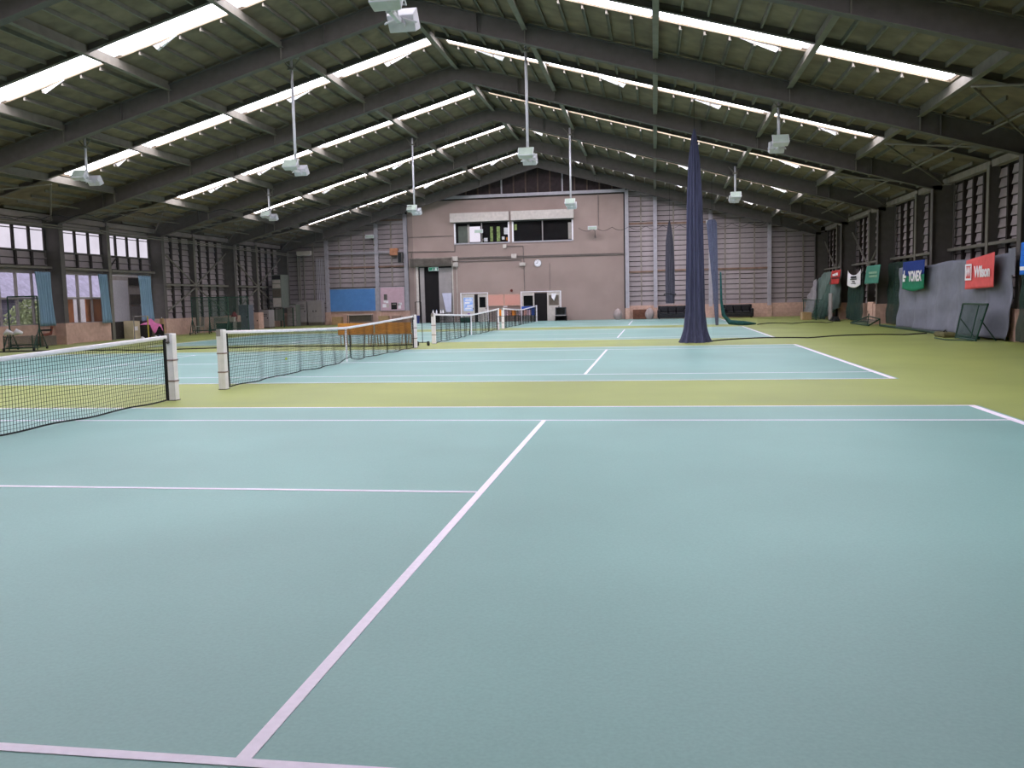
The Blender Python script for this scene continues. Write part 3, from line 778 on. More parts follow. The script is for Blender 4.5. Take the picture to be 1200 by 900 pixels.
for k, x in enumerate((-7.3, -7.05, -6.75, -6.6)):
    o = thing('bottle', 'small white bottle on the dark side table', 'bottle', 'white bottles on the side table', (x, YB-.75, .66))
    MB().tube([(0, 0, 0), (0, 0, .16), (0, 0, .2), (0, 0, .24)], [.05, .05, .02, .02], 10).build('bottle_body', M_white, o); MB().tube([(0, 0, .24), (0, 0, .27)], .022, 8).build('cap', M_bluep, o)
# poster on door
t = thing('poster', 'blue and white poster with a ragged edge on the cream door', 'poster', None, (-4.95, YB-.055, .78))
bx('sheet', mat('poster_blue', (110, 150, 220), .7, .3, 5, rgb2=(216, 226, 244)), t, -.33, .33, -.008, 0, 0, .92)
b = MB()
for x0, x1, z0, z1 in ((-.2, .25, .7, .78), (-.25, .1, .5, .62), (-.1, .25, .3, .4), (-.22, .2, .12, .22)): b.box(x0, x1, -.012, -.008, z0, z1)
b.build('print', M_print, t)
tag(bx('sticker', mat('sticker_purple', (120, 70, 160), .6, .1, 5), None, -5.02, -4.85, YB-.065, YB-.053, .5, .62), 'purple sticker under the blue poster', 'sticker')
# shelf with coloured goods, blue board
t = thing('blue_board', 'bright blue board propped behind the goods table', 'board', None, (-.75, YB-.25, 0)); bx('panel', mat('panel_royal', (40, 80, 170), .6, .08, 5), t, -.45, .45, -.02, .02, .4, 1.02); 
for x in (-.4, .4): bx('stand_leg', M_steel, t, x-.02, x+.02, -.02, .02, 0, .4)
t = thing('goods_table', 'long low brown table holding orange and pink boxes', 'table', None, (-1.6, YB-.75, 0))
bx('table_top', M_brown, t, -1.15, 1.15, -.3, .3, .38, .42)
for x in (-1.1, 0, 1.1):
    for yy in (-.26, .26): bx('leg', M_brown, t, x-.03, x+.03, yy-.03, yy+.03, 0, .38)
for k, (x, w, h, m, c) in enumerate(((-1.0, .18, .42, M_orange, 'orange'), (-.62, .16, .36, M_pinkp, 'pale pink'), (-.35, .1, .36, M_cork, 'salmon'), (-.05, .13, .38, M_orange, 'orange'), (.42, .13, .36, M_pinkp, 'pale pink'), (.7, .13, .36, M_cork, 'salmon'), (.98, .12, .36, M_pinkp, 'pale pink'))):
    lb = {('orange', 0): 'orange box at the post end of the brown goods table', ('orange', 3): 'orange box in the middle of the brown goods table'}.get((c, k), '%s box standing on the brown goods table' % c)
    o = thing('storage_box', lb, 'box', 'boxes on the goods table', (-1.6+x, YB-.75, .42)); bx('box_body', m, o, -w, w, -.2, .2, 0, h-.05); bx('lid', m, o, -w-.01, w+.01, -.21, .21, h-.05, h)
# television
t = thing('television', 'old black tube television on a black stand', 'television', None, (1.53, YB-.7, .33))
bx('casing', mat('tv_grey', (52, 54, 58), .5, .1, 5), t, -.36, .36, -.1, .2, 0, .58, bevel=.02)
MB().hexa([(-.3, .2, .05), (.3, .2, .05), (.2, .45, .1), (-.2, .45, .1), (-.3, .2, .53), (.3, .2, .53), (.2, .45, .42), (-.2, .45, .42)]).build('tube_back', MATS['tv_grey'], t)
bx('screen', M_glassd, t, -.28, .28, -.112, -.1, .12, .52); bx('base_strip', M_cab, t, -.36, .36, -.11, -.1, .01, .07)
t = thing('tv_stand', 'low black stand under the television', 'stand', None, (1.53, YB-.6, 0)); bx('shelf', M_black, t, -.38, .38, -.2, .3, .28, .33); bx('side', M_black, t, -.38, -.34, -.2, .3, 0, .28); bx('side', M_black, t, .34, .38, -.2, .3, 0, .28); bx('bottom', M_black, t, -.34, .34, -.2, .3, .02, .06); bx('back', M_black, t, -.34, .34, .26, .3, .06, .28)
# towel on the door, bucket
t = thing('towel', 'white cloth hanging on the glazed door', 'towel', None, (1.05, YB-.06, 1.3)); MB().grid(lambda u, v: (-.2+.35*u*(1-.5*v), -.02-.02*math.sin(9*u), .55-.5*v*(.5+.5*u)), 8, 6).build('cloth', M_print, t, solid=.01)
t = thing('plastic_bin', 'small dark blue bin at the foot of the recess', 'bin', None, (-8.55, YB-.4, 0)); MB().tube([(0, 0, 0), (0, 0, .5), (0, 0, .52)], [.16, .2, .21], 14).build('bin_body', mat('bin_blue', (50, 60, 120), .5, .1, 5), t); MB().tube([(0, 0, .5), (0, 0, .54)], .215, 14).build('rim', MATS['bin_blue'], t)
t = thing('green_bag', 'dark green bag on the floor in front of the poster door', 'bag', None, (-5.0, YB-.7, 0)); bx('bag_body', M_gtube, t, -.4, .4, -.2, .2, 0, .36, bevel=.1); MB().tube([(-.15, 0, .34), (-.1, 0, .5), (.1, 0, .5), (.15, 0, .34)], .02, 6).build('handle', M_black, t)
# low bench and shelf in front of the blue/pink boards
t = thing('folding_table', 'low folding table under the blue board', 'table', None, (-12.6, YB-.6, 0)); bx('table_top', M_offw, t, -.9, .9, -.22, .22, .66, .70); bx('modesty_panel', M_brown, t, -.8, .85, -.02, .0, .2, .64)
for x in (-.85, .85):
    for yy in (-.18, .18): bx('leg', M_steel, t, x-.02, x+.02, yy-.02, yy+.02, 0, .66)
for x, m, lb in ((-14.3, M_card, 'brown carton under the window end of the blue board'), (-10.9, M_card, 'brown carton under the pink notice board'), (-9.95, mat('box_tan', (160, 130, 116), .8, .1, 5), 'tan box under the pink notice board')):
    o = thing('carton', lb, 'carton', None, (x, YB-.5, 0)); bx('carton_body', m, o, -.35, .35, -.2, .2, 0, .55); bx('flap', m, o, -.35, .35, -.21, .0, .55, .57)
# junk by the column at the right of the stucco wall
t = thing('wooden_crate', 'brown crate between the two post footings', 'crate', None, (6.8, YB-.4, 0)); 
for z in (.03, .25, .47): bx('crate_slat', mat('crate_brown', (112, 74, 58), .8, .2, 4), t, -.45, .45, -.25, -.22, z, z+.17)
bx('crate_side', MATS['crate_brown'], t, -.45, -.42, -.22, .22, 0, .64); bx('crate_side', MATS['crate_brown'], t, .42, .45, -.22, .22, 0, .64); bx('crate_back', MATS['crate_brown'], t, -.42, .42, .19, .22, 0, .64); bx('crate_floor', MATS['crate_brown'], t, -.42, .42, -.22, .19, .0, .03)
for x, lb in ((7.45, 'clear plastic sack beside the brown crate'), (5.35, 'clear plastic sack against the stucco wall')):
    o = thing('plastic_sack', lb, 'sack', 'plastic sacks', (x, YB-.62 if x < 6 else YB-.95, 0))
    MB().grid(lambda u, v: ((.26+.05*math.sin(7*v*2*PI))*math.sin(PI*min(.97, .1+u*.87))**.6*math.cos(v*2*PI), .2*math.sin(PI*min(.97, .1+u*.87))**.6*math.sin(v*2*PI), u*.72), 10, 28).build('sack_body', mat('sack_grey', (166, 150, 148), .4, .1, 5), o, smooth=True)
    MB().tube([(0, 0, .68), (0.02, 0, .76)], .05, 8).build('knot', MATS['sack_grey'], o)
# boxes high on the left siding
t = thing('switch_box', 'rusty orange box on the wall rail by the stucco corner', 'box', None, (-10.1, YB-.24, 4.75)); bx('box_body', mat('box_rust', (190, 130, 96), .7, .15, 5), t, -.28, .28, -.1, .23, 0, .48, bevel=.02); bx('cover', MATS['box_rust'], t, -.24, .24, -.115, -.1, .04, .44)
t = thing('loudspeaker', 'dark wall loudspeaker at the stucco corner', 'speaker', None, (-9.6, YB-.46, 4.2)); bx('cabinet', M_steel, t, -.14, .14, -.12, .22, 0, .75, bevel=.02); bx('grille', M_black, t, -.11, .11, -.13, -.12, .05, .7)
t = thing('strip_light', 'short white strip lamp on the cable rail over the dark corner', 'lamp', None, (-16.6, YB-.5, 4.95)); bx('lamp_body', M_offw, t, -.5, .5, -.12, .28, 0, .28, bevel=.02); bx('diffuser', M_white, t, -.46, .46, -.1, .1, -.03, 0)

# ================================================================ CABINETS IN THE LEFT CORNER
def cabinet(name, label, cat, x0, x1, y0, y1, z0, z1, m, doors=2, vents=0, drawers=0):
    t = thing(name, label, cat, None, ((x0+x1)/2, y0, z0)); w = (x1-x0)/2; dp = y1-y0; h = z1-z0
    bx('body', m, t, -w, w, 0, dp, 0, h, bevel=.01)
    if drawers:
        for k in range(drawers):
            hh = (h-.08)/drawers; dr = bx('drawer', M_cab, t, -w+.04, w-.04, -.02, 0, .04+k*hh+.01, .04+(k+1)*hh-.01); bx('handle', M_steel, dr, -.1, .1, -.04, -.02, .04+k*hh+hh*.6, .04+k*hh+hh*.7)
    else:
        for k in range(doors):
            ww = 2*w/doors; d = bx('door', m, t, -w+k*ww+.015, -w+(k+1)*ww-.015, -.025, 0, .03, h-.03)
            hx = -w+(k+1)*ww-.1 if k == 0 else -w+k*ww+.1
            bx('handle', M_black, d, hx-.03, hx+.03, -.05, -.025, h*.48, h*.55)
    for k in range(vents): bx('vent', M_steel, t, -w*.7, w*.7, -.035, -.024, h*.62+k*h*.09, h*.62+k*h*.09+.05)
    return t
cabinet('switch_cabinet', 'wide grey double-door electrical cabinet under the conduits', 'cabinet', -16.3, -15.25, 52.4, 53.0, .22, 1.75, M_cab, 2)
cabinet('switch_cabinet', 'narrow grey electrical cabinet with vent slots', 'cabinet', -17.15, -16.4, 52.4, 52.9, .25, 1.72, M_cab, 1, 3)
for x0, x1, y0, y1 in ((-16.25, -15.3, 52.45, 53.0), (-17.1, -16.45, 52.45, 52.9)):
    tag(bx('cabinet_plinth', M_brown, None, x0, x1, y0, y1, 0, .22 if x0 > -17 else .25), 'brown base under the %s electrical cabinet' % ('wide' if x0 > -17 else 'narrow'), 'cabinet base')
cabinet('filing_cabinet', 'green-grey filing cabinet with light drawer fronts', 'cabinet', -17.3, -16.6, 51.15, 51.85, 0, 1.5, M_cabd, 1, 0, 4)
t = thing('tall_cupboard', 'tall grey-green cupboard with open white shelves standing on a bench', 'cupboard', None, (-17.25, 49.6, 1.32)); bx('carcass', M_cabd, t, -.35, .3, 0, 1.2, 0, 2.2, bevel=.01)
for k, (z0, z1, m) in enumerate(((1.9, 2.15, M_black), (1.62, 1.85, M_offw), (1.3, 1.58, M_offw), (.72, 1.25, M_brown), (.05, .65, M_offw))): bx('shelf_bay', m, t, -.3, .26, -.02, 0, z0, z1)
t = thing('workbench', 'dark metal bench carrying the tall cupboard', 'bench', None, (-17.2, 49.4, 0)); bx('bench_top', M_steel, t, -.5, .5, -.1, 1.6, 1.27, 1.32)
for x in (-.45, .45):
    for yy in (-.05, 1.5): bx('leg', M_gtube, t, x-.03, x+.03, yy-.03, yy+.03, 0, 1.27)
bx('side_panel', M_cabd, t, -.42, .42, -.08, -.05, .45, 1.2); bx('divider', M_cab, t, -.05, -.02, -.1, -.08, .45, 1.2)
cabinet('steel_locker', 'blue-grey steel locker beside the wall plinth', 'locker', -17.75, -17.1, 44.9, 45.6, 0, 1.55, mat('locker_bluegrey', (104, 108, 120), .5, .08, 4), 1)
cabinet('wood_cabinet', 'low tan cabinet beside the blue-grey locker', 'cabinet', -17.7, -17.1, 46.3, 47.0, 0, 1.05, M_plinth, 1)
cabinet('air_conditioner', 'grey outdoor unit near the dark corner', 'air conditioner', -17.6, -16.9, 47.4, 48.2, .1, 1.2, M_cab, 1, 2)
tag(bx('cabinet_plinth', M_brown, None, -17.6, -16.9, 47.4, 48.2, 0, .1), 'brown base under the grey outdoor unit', 'cabinet base')

# ================================================================ LEFT SIDE OBJECTS
def curtain(y0, y1, label, sw=.25):
    t = thing('curtain', label, 'curtain', 'blue curtains', (XL+.42, y0, .84)); L = y1-y0
    def fn(u, v):
        w = 1-.12*math.sin(PI*v)
        return (.06*math.sin(u*2*PI*6)+.04*v*math.sin(u*9), L*(.5+(u-.5)*w)-sw*0+.12*v, 2.3*(1-v))
    MB().grid(fn, 60, 12).build('cloth', M_curt, t, smooth=True, solid=.01)
    MB().tube([(0, -.1, 2.33), (0, L+.1, 2.33)], .02, 6).build('curtain_rod', M_steel, t)
    b = MB()
    for k in range(7): b.disc((0, .05+L*k/7, 2.31), (0, 1, 0), .035, .012, 10)
    b.build('curtain_rings', M_steel, t)
curtain(26.95, 27.95, 'sky blue curtain hanging just in front of the steel column')
curtain(31.25, 31.95, 'narrow sky blue curtain beside the terracotta board window')
curtain(34.5, 35.65, 'sky blue curtain next to the open vestibule')
# posted boards inside window bay 3
def wboard(y0, y1, z0, z1, m, lb, nm):
    t = thing(nm, lb, 'board', None, (XL-.2, (y0+y1)/2, z0)); bx('panel', m, t, -.03, 0, -(y1-y0)/2, (y1-y0)/2, 0, z1-z0); bx('frame', m, t, -.045, -.03, -(y1-y0)/2, (y1-y0)/2, 0, z1-z0)
wboard(29.3, 30.2, -.02, 2.0, M_terra, 'terracotta board behind the lower window by the column', 'window_board')
wboard(31.1, 32.3, -.02, 2.0, M_terra, 'terracotta board behind the lower window by the blue curtain', 'window_board')

# vestibule (porch) outside the last window bay
vb = struct(MB().box(-20.4, -20.3, 35.75, 41.5, 0, 3.25).build('wall_porch', M_offw))
bx('door_leaf', M_white, vb, -20.3, -20.26, 35.9, 37.25, 0, 3.0); bx('notice_board', M_brown, vb, -20.28, -20.24, 37.4, 38.6, 1.72, 2.25); bx('notice_panel', M_cab, vb, -20.28, -20.25, 37.4, 38.6, .3, 1.6); bx('dark_vent', M_dark, vb, -20.28, -20.24, 37.35, 38.7, 2.75, 3.15)
struct(bx('ground_outside', mat('outside_concrete', (150, 146, 140), .9, .1, 2), None, -60, XL-.12, -10, 70, -.3, -.02))
# neighbouring building with stepped roof courses
t = thing('neighbour_building', 'pale purple-grey building with coursed roof outside the windows', 'building', None, (-30, 30, 0))
bx('wall', M_bldg, t, -4, 0, -20, 22, -.02, 2.4)
for k in range(12):
    z = 2.2+k*.3; x = .4-k*.32
    MB().hexa([(x-.5, -20.5, z), (x, -20.5, z), (x, 22.5, z), (x-.5, 22.5, z), (x-.8, -20.5, z+.33), (x-.3, -20.5, z+.33), (x-.3, 22.5, z+.33), (x-.8, 22.5, z+.33)]).build('roof_course', M_roof, t)
for k in range(7): bx('wall_course', mat('neighbour_dark', (116, 112, 128), .8, .1, 3), t, 0, .04, -20, 22, .05+k*.32, .33+k*.32)
# bush: leaves as small quads around a few stems
def bush(x, y, r, h, label, n=1500):
    t = thing('bush', label, 'bush', 'bushes outside the windows', (x, y, 0)); rnd = random.Random(int(y*10)); b = MB()
    for k in range(n):
        a = rnd.uniform(0, 2*PI); q = rnd.random()**.5; zz = rnd.random(); R_ = r*math.sin(PI*min(1, .15+.85*zz))**.6
        c = Vector((q*R_*math.cos(a), q*R_*math.sin(a), h*zz)); s = .07+.05*rnd.random()
        e1 = Vector((rnd.uniform(-1, 1), rnd.uniform(-1, 1), rnd.uniform(-1, 1))).normalized(); e2 = e1.orthogonal().normalized()
        b.add([c-e1*s, c-e2*s*.5, c+e1*s, c+e2*s*.5], [(0, 1, 2, 3)])
    b.build('foliage', M_leaf, t)['kind'] = 'stuff'
    b = MB()
    for k in range(5): b.tube([(0, 0, 0), (rnd.uniform(-r, r)*.5, rnd.uniform(-r, r)*.5, h*.8)], .03, 5)
    b.build('stems', M_brown, t)
bush(-25.3, 36.1, 1.35, 2.1, 'round green bush outside the window by the steel column')
bush(-23.4, 33.3, .8, 1.3, 'small pale green bush beside the round bush outside')
# pale wall outside, right of the bush
t = thing('garden_wall', 'bright white outbuilding beyond the bush', 'outbuilding', None, (-27.4, 42.5, 0)); bx('wall', M_white, t, -.3, .3, -3.8, 3.6, -.02, 2.2); bx('coping', M_white, t, -.36, .36, -3.85, 3.65, 2.2, 2.28)

# ball-collecting cart / wheeled net frames on the left
def wheeled_frame(x, y, W_, H, label, mesh_m, rz=0, cart=False):
    t = thing('practice_net', label, 'net frame', 'wheeled green net frames', (x, y, 0), rz)
    for sx in (0, W_):
        MB().tube([(sx, 0, .12), (sx, 0, H)], .028, 6).build('upright', M_gtube, t)
        lg = MB(); lg.tube([(sx, 0, H*.42), (sx, -.75, .1)], .022, 6); lg.tube([(sx, 0, H*.42), (sx, .75, .1)], .022, 6); lg.tube([(sx, -.75, .1), (sx, .75, .1)], .02, 6); lg.build('stand_leg', M_gtube, t)
        for yy in (-.75, .75):
            MB().disc((sx, yy, .065), (1, 0, 0), .065, .05, 12).build('caster', M_black, t)
    MB().tube([(0, 0, H), (W_, 0, H)], .028, 6).build('top_rail', M_gtube, t); MB().tube([(0, 0, .2), (W_, 0, .2)], .028, 6).build('bottom_rail', M_gtube, t)
    MB().grid(lambda u, v: (W_*u, .05*math.sin(PI*u)*math.sin(PI*v), .2+(H-.2)*v), 10, 10).build('netting', mesh_m, t)['kind'] = 'stuff'
    return t
M_nf = thinmat('frame_net_clear', (30, 60, 52), .18)
f1 = wheeled_frame(-16.6, 23.6, 1.05, 2.05, 'tall narrow wheeled green frame with ball basket by the windows', M_nf, math.radians(20))
t = bpy.data.objects.new('ball_basket', None); COL.objects.link(t); t.parent = f1; t.location = (.45, -.3, 0)
bx('basket_body', M_nethaze, t, -.5, .5, -.25, .25, .12, .55); b = MB()
for x in (-.5, .5):
    for yy in (-.25, .25): b.tube([(x, yy, 0), (x, yy, .58)], .02, 6)
b.build('basket_frame', M_gtube, t)
bx('basket_floor', M_gtube, t, -.5, .5, -.25, .25, .08, .12)
for x in (-.45, -.12): MB().tube([(x, -.3, .62), (x+.12, -.3, .74), (x+.3, -.3, .66)], [.06, .11, .06], 10).build('white_pad', M_print, t, smooth=True)
t = thing('wall_pump', 'rusty pipe pump against the column foot', 'pump', None, (XL+.5, 27.4, 0)); bx('stand', M_brown, t, -.15, .15, -.5, .35, 0, .42, bevel=.02); MB().tube([(0, -.35, .45), (0, .2, .5), (0, .3, .8)], .06, 8).build('pipe', mat('rust_red', (130, 70, 54), .8, .2, 6), t); MB().tube([(0, -.4, .66), (0, .25, .66)], .04, 8).build('bar', M_black, t)
f2 = wheeled_frame(-17.0, 37.9, 1.9, 2.0, 'wide wheeled green net frame in front of the siding', M_nethaze, math.radians(18))
f3 = wheeled_frame(-16.9, 39.6, 2.1, 2.0, 'second wide wheeled green net frame standing behind the other', M_nethaze, math.radians(24))
# white plastic chair behind the frames
t = thing('plastic_chair', 'white plastic chair behind the green net frames', 'chair', None, (-17.2, 38.9, 0), math.radians(-40))
MB().grid(lambda u, v: (-.23+.46*u, .22+.05*v+.03*math.cos(PI*(u-.5)), .42+.5*v), 6, 6).build('backrest', M_offw, t, solid=.02); bx('seat', M_offw, t, -.24, .24, -.24, .24, .40, .44, bevel=.015)
for x in (-.21, .21):
    for yy in (-.21, .21): MB().tube([(x, yy, .42), (x*1.1, yy*1.1, 0)], .022, 6).build('leg', M_offw, t)
t = thing('side_table', 'white slatted table beside the plastic chair', 'table', None, (-16.9, 41.4, 0), math.radians(15)); bx('table_top', M_offw, t, -.6, .6, -.3, .3, .82, .86); bx('apron', M_offw, t, -.56, .56, -.27, .27, .6, .82)
for x in (-.55, .55):
    for yy in (-.25, .25): bx('leg', M_offw, t, x-.03, x+.03, yy-.03, yy+.03, 0, .6)
t = thing('green_box', 'dark green crate under the white slatted table', 'crate', None, (-16.9, 41.4, 0), math.radians(15)); bx('crate_body', M_gtube, t, -.45, .45, -.2, .2, 0, .5); bx('crate_rim', M_gtube, t, -.47, .47, -.22, .22, .46, .52)
t = thing('red_bag', 'dark red bag hanging by the wall plinth', 'bag', None, (-17.3, 43.4, .55)); MB().grid(lambda u, v: (.16*math.cos(v*2*PI)*math.sin(PI*(.1+.8*u)), .28*math.sin(v*2*PI)*math.sin(PI*(.1+.8*u)), .6*u), 8, 16).build('bag_body', mat('maroon', (120, 36, 44), .8, .15, 6), t, smooth=True); MB().tube([(0, -.1, .55), (0, 0, .8), (0, .1, .55)], .02, 6).build('strap', M_black, t)
t = thing('low_stand', 'dark low stand under the red bag', 'stand', None, (-17.3, 43.4, 0)); bx('stand_top', M_steel, t, -.25, .25, -.45, .45, .5, .55)
for yy in (-.4, .4): bx('leg', M_steel, t, -.2, .2, yy-.03, yy+.03, 0, .5)
# clutter at the vestibule opening
t = thing('gate_rail', 'low grey metal rail at the vestibule opening', 'railing', None, (XL+1.15, 32.75, 0)); MB().tube([(0, 0, 0), (0, 0, 1.1), (0, 1.2, 1.1)], .03, 6).build('rail', M_cab, t); MB().tube([(0, 1.2, 1.1), (0, 1.2, 0)], .03, 6).build('post', mat('yellow_post', (200, 180, 70), .6, .1, 5), t)
t = thing('tall_carton', 'cream carton standing in the vestibule opening', 'carton', None, (XL+.3, 33.9, 0)); bx('carton_body', mat('carton_cream', (206, 190, 160), .8, .06, 5), t, -.25, .25, -.3, .3, 0, .86); bx('flap', MATS['carton_cream'], t, -.26, .26, -.3, 0, .86, .88); bx('label_sheet', M_print, t, .25, .256, -.2, .1, .4, .6)
t = thing('shoe_rack', 'dark low rack covered by the pink cloth', 'rack', None, (XL+.75, 35.0, 0))
for z in (.1, .35, .6): bx('shelf', M_dark, t, -.25, .25, -.65, .65, z, z+.03)
for yy in (-.65, .62): bx('side', M_dark, t, -.25, .25, yy, yy+.03, 0, .65)
t = thing('pink_cloth', 'bright pink cloth heaped on the dark rack', 'cloth', None, (XL+.75, 34.9, .66))
MB().grid(lambda u, v: (-.3+.7*v, -.6+1.0*u, .22*math.sin(PI*u)*math.sin(PI*min(1, v*1.2))*(1+.35*math.sin(11*u+4*v)) - (.45*max(0, v-.86)*7*(.6+.4*math.sin(7*u)) if v > .86 else 0)), 22, 16).build('fabric', M_pink, t, smooth=True, solid=.015)
t = thing('paper_bag', 'pale paper bag standing beside the pink cloth', 'bag', None, (XL+.75, 35.9, .0)); MB().grid(lambda u, v: (.2*math.cos(v*2*PI)*(1-.5*u), .22*math.sin(v*2*PI)*(1-.7*u), .95*u), 6, 12).build('bag_body', M_card, t); MB().tube([(0, -.05, .9), (0, 0, 1.0), (0, .05, .9)], .012, 6).build('handle', M_white, t)
for k, (yy, m, c) in enumerate(((33.2, M_print, 'white'), (34.4, M_print, 'white'), (34.75, mat('shoe_blue', (60, 80, 140), .6, .1, 6), 'blue'))):
    t = thing('shoe', '%s sports shoe on the floor by the vestibule%s' % (c, ' rail' if k == 0 else (' rack' if k == 1 else '')), 'shoe', 'shoes by the vestibule', (XL+1.3, yy, 0)); MB().box(-.05, .05, -.14, .14, 0, .03).build('sole', M_white, t); MB().hexa([(-.045, -.13, .03), (.045, -.13, .03), (.045, .13, .03), (-.045, .13, .03), (-.035, -.1, .12), (.035, -.1, .12), (.035, .08, .07), (-.035, .08, .07)]).build('upper', m, t, bevel=.02)

# ================================================================ RIGHT SIDE: TARPAULINS, BANNERS, FRAMES
XT = 17.7
def hanging(name, label, cat, x, y0, y1, z0, z1, m, folds=9, amp=.05, top=None, bottom=None, nu=80, nv=24, group=None, lean=.12):
    """sheet hung along the right wall from y0 (far) to y1 (near)"""
    t = thing(name, label, cat, group, (x, y0, 0)); L = y1-y0
    rnd = random.Random(int(abs(y0*7))); ph = [rnd.uniform(0, 6) for _ in range(4)]
    def fn(u, v):
        zt = (top(u) if top else z1); zb_ = (bottom(u) if bottom else z0)
        fx = amp*(.3+.7*v)*(math.sin(u*folds*2*PI+ph[0]+1.2*v)+.5*math.sin(u*folds*3.7*PI+ph[1]-2*v)) + .02*math.sin(17*v+9*u)
        return (-fx-lean*v*v, L*u+.05*math.sin(5*v+ph[2]), zb_+(zt-zb_)*(1-v))
    MB().grid(fn, nu, nv).build('sheet', m, t, smooth=True, solid=.012)
    return t
ta = hanging('tarpaulin', 'large grey tarpaulin hung over the column under the navy and coral banners', 'tarpaulin', XT, 31.8, 20.15, .02, 2.45, M_tarp, 5, .09, top=lambda u: 2.42+.03*math.sin(u*14)+.06*u, bottom=lambda u: .02+.04*abs(math.sin(u*9)))
MB().grid(lambda u, v: (-.06+.01*math.sin(9*u), -.1-1.2*u*.4-11.4, 2.62-.75*v), 6, 6).build('loose_corner', M_tarp, ta, solid=.01)
tb = hanging('tarpaulin', 'grey-green tarpaulin hanging near the far corner under the small red banner', 'tarpaulin', XT, 50.4, 43.2, .05, 2.6, M_tarpg, 5, .09, top=lambda u: 2.2+.45*min(1, u*3)+.05*u, bottom=lambda u: .05+max(0, (u-.45))*1.2)
tcs = hanging('plastic_sheet', 'crumpled clear plastic sheet draped at the far wall corner', 'plastic sheet', XT-.2, 52.6, 49.6, .05, 2.0, thinmat('clear_plastic', (176, 170, 178), .5), 3, .12, top=lambda u: 1.2+1.2*u, lean=.3)
td = hanging('green_net_curtain', 'dark green net curtain under the white shield-shaped banner', 'net curtain', XT+.05, 41.6, 38.35, .05, 2.7, M_netg, 6, .06, bottom=lambda u: .05+.2*abs(u-.5), top=lambda u: 2.6-.35*math.sin(PI*u)**.5)
te = hanging('green_net_curtain', 'green net sloping down from the wall over the grey-green tarpaulin', 'net curtain', XT-.55, 48.3, 43.1, .05, 2.3, M_nethaze, 4, .05, top=lambda u: .4+1.9*u**1.2, lean=.25)
tf = hanging('green_net_curtain', 'dark green net hanging behind the coral banner end of the wall', 'net curtain', XT-.02, 19.5, 14.0, .05, 2.3, M_netg, 5, .05)
tg = hanging('green_net_curtain', 'dark green net between the sage banner and the grey tarpaulin', 'net curtain', XT+.6, 35.9, 32.4, .05, 2.75, M_netg, 4, .04)
# floor-level green net hem
tag(MB().tube([(17.28, 33, .05), (17.25, 28, .06), (17.24, 24.4, .05), (17.3, 21.4, .05)], .045, 6).build('net_hem', M_gtube, None), 'dark green net hem lying along the foot of the grey tarpaulin', 'net')

RB = Matrix(((0, 0, -1), (-1, 0, 0), (0, 1, 0))).to_4x4()
def text_mesh(s, size, xs=1.0, bold=.0):
    c = bpy.data.curves.new('lettering', 'FONT'); c.body = s; c.size = size; c.extrude = .004; c.align_x = 'CENTER'; c.align_y = 'CENTER'; c.offset = bold
    o = bpy.data.objects.new('tmp', c); COL.objects.link(o)
    dg = bpy.context.evaluated_depsgraph_get(); me = bpy.data.meshes.new_from_object(o.evaluated_get(dg)); bpy.data.objects.remove(o)
    for v in me.vertices: v.co.x *= xs
    me.name = 'lettering'; return me
def lettering(par, s, size, m, pos, xs=1.0, bold=.0):
    me = text_mesh(s, size, xs, bold); me.materials.clear(); me.materials.append(m)
    o = bpy.data.objects.new('lettering', me); COL.objects.link(o); o.parent = par
    o.matrix_local = Matrix.Translation(pos) @ RB
    return o
def banner(label, x, y0, y1, z0, z1, m, group='banners on the tarpaulin wall', wave=.03, botf=None, topf=None, skew=0, split=None):
    """y0 far edge, y1 near edge (y0>y1)"""
    t = thing('banner', label, 'banner', group, (x, (y0+y1)/2, z0)); W_ = y0-y1; H = z1-z0
    def fn(u, v):
        zt = H+(topf(u) if topf else 0); zb = (botf(u) if botf else 0)
        return (-wave*(1+math.sin(u*7+2*v))*.5*(.4+.6*v), W_/2-W_*u+skew*v, zb+(zt-zb)*(1-v))
    if split:
        MB().grid(lambda u, v: fn(u, v*split), 24, 6).build('cloth', m[0], t, smooth=True, solid=.01)
        MB().grid(lambda u, v: fn(u, split+v*(1-split)), 24, 6).build('cloth', m[1], t, smooth=True, solid=.01)
    else: MB().grid(fn, 24, 12).build('cloth', m, t, smooth=True, solid=.01)
    return t, W_, H
xb = XT-.22
bt, w, h = banner('navy over green banner with a white emblem and lettering', xb, 30.4, 27.55, 1.52, 2.62, (M_navy, M_gban), botf=lambda u: .06-.1*math.sin(PI*u), split=.5)
lettering(bt, 'YONEX', .52, M_print, (-.06, -.38, .5), .92, .02)
b = MB()   # linked-squares emblem
SC = .7
for pl in ([(0, 0), (.42, 0), (.42, .14), (.14, .14), (.14, .42), (0, .42)], [(.2, .2), (.62, .2), (.62, .34), (.34, .34), (.34, .62), (.2, .62)]):
    b.prism([(1.24-p[0]*SC, .33+p[1]*SC) for p in pl], 'x', -.062, -.05)
b.build('emblem', M_print, bt)
bt, w, h = banner('coral red banner with a white framed letter and white lettering', xb-.03, 23.1, 20.75, 1.48, 2.52, M_redw, botf=lambda u: .02+.05*u, topf=lambda u: -.12+.16*u)
lettering(bt, 'Wilson', .46, M_print, (-.07, -.36, .53), .95, .016)
b = MB(); f = .05
for y0, y1, z0, z1 in ((.55, 1.1, .3, .36), (.55, 1.1, .74, .80), (.55, .61, .36, .74), (1.04, 1.1, .36, .74)): b.box(-.066, -.056, y0, y1, z0, z1)
b.build('emblem_frame', M_print, bt); lettering(bt, 'W', .4, M_print, (-.07, .825, .55), 1, .01)
bt, w, h = banner('sage green banner with two pale printed lines', XT-.05, 37.2, 34.6, 1.86, 2.68, M_sage, skew=.35)
b = MB()
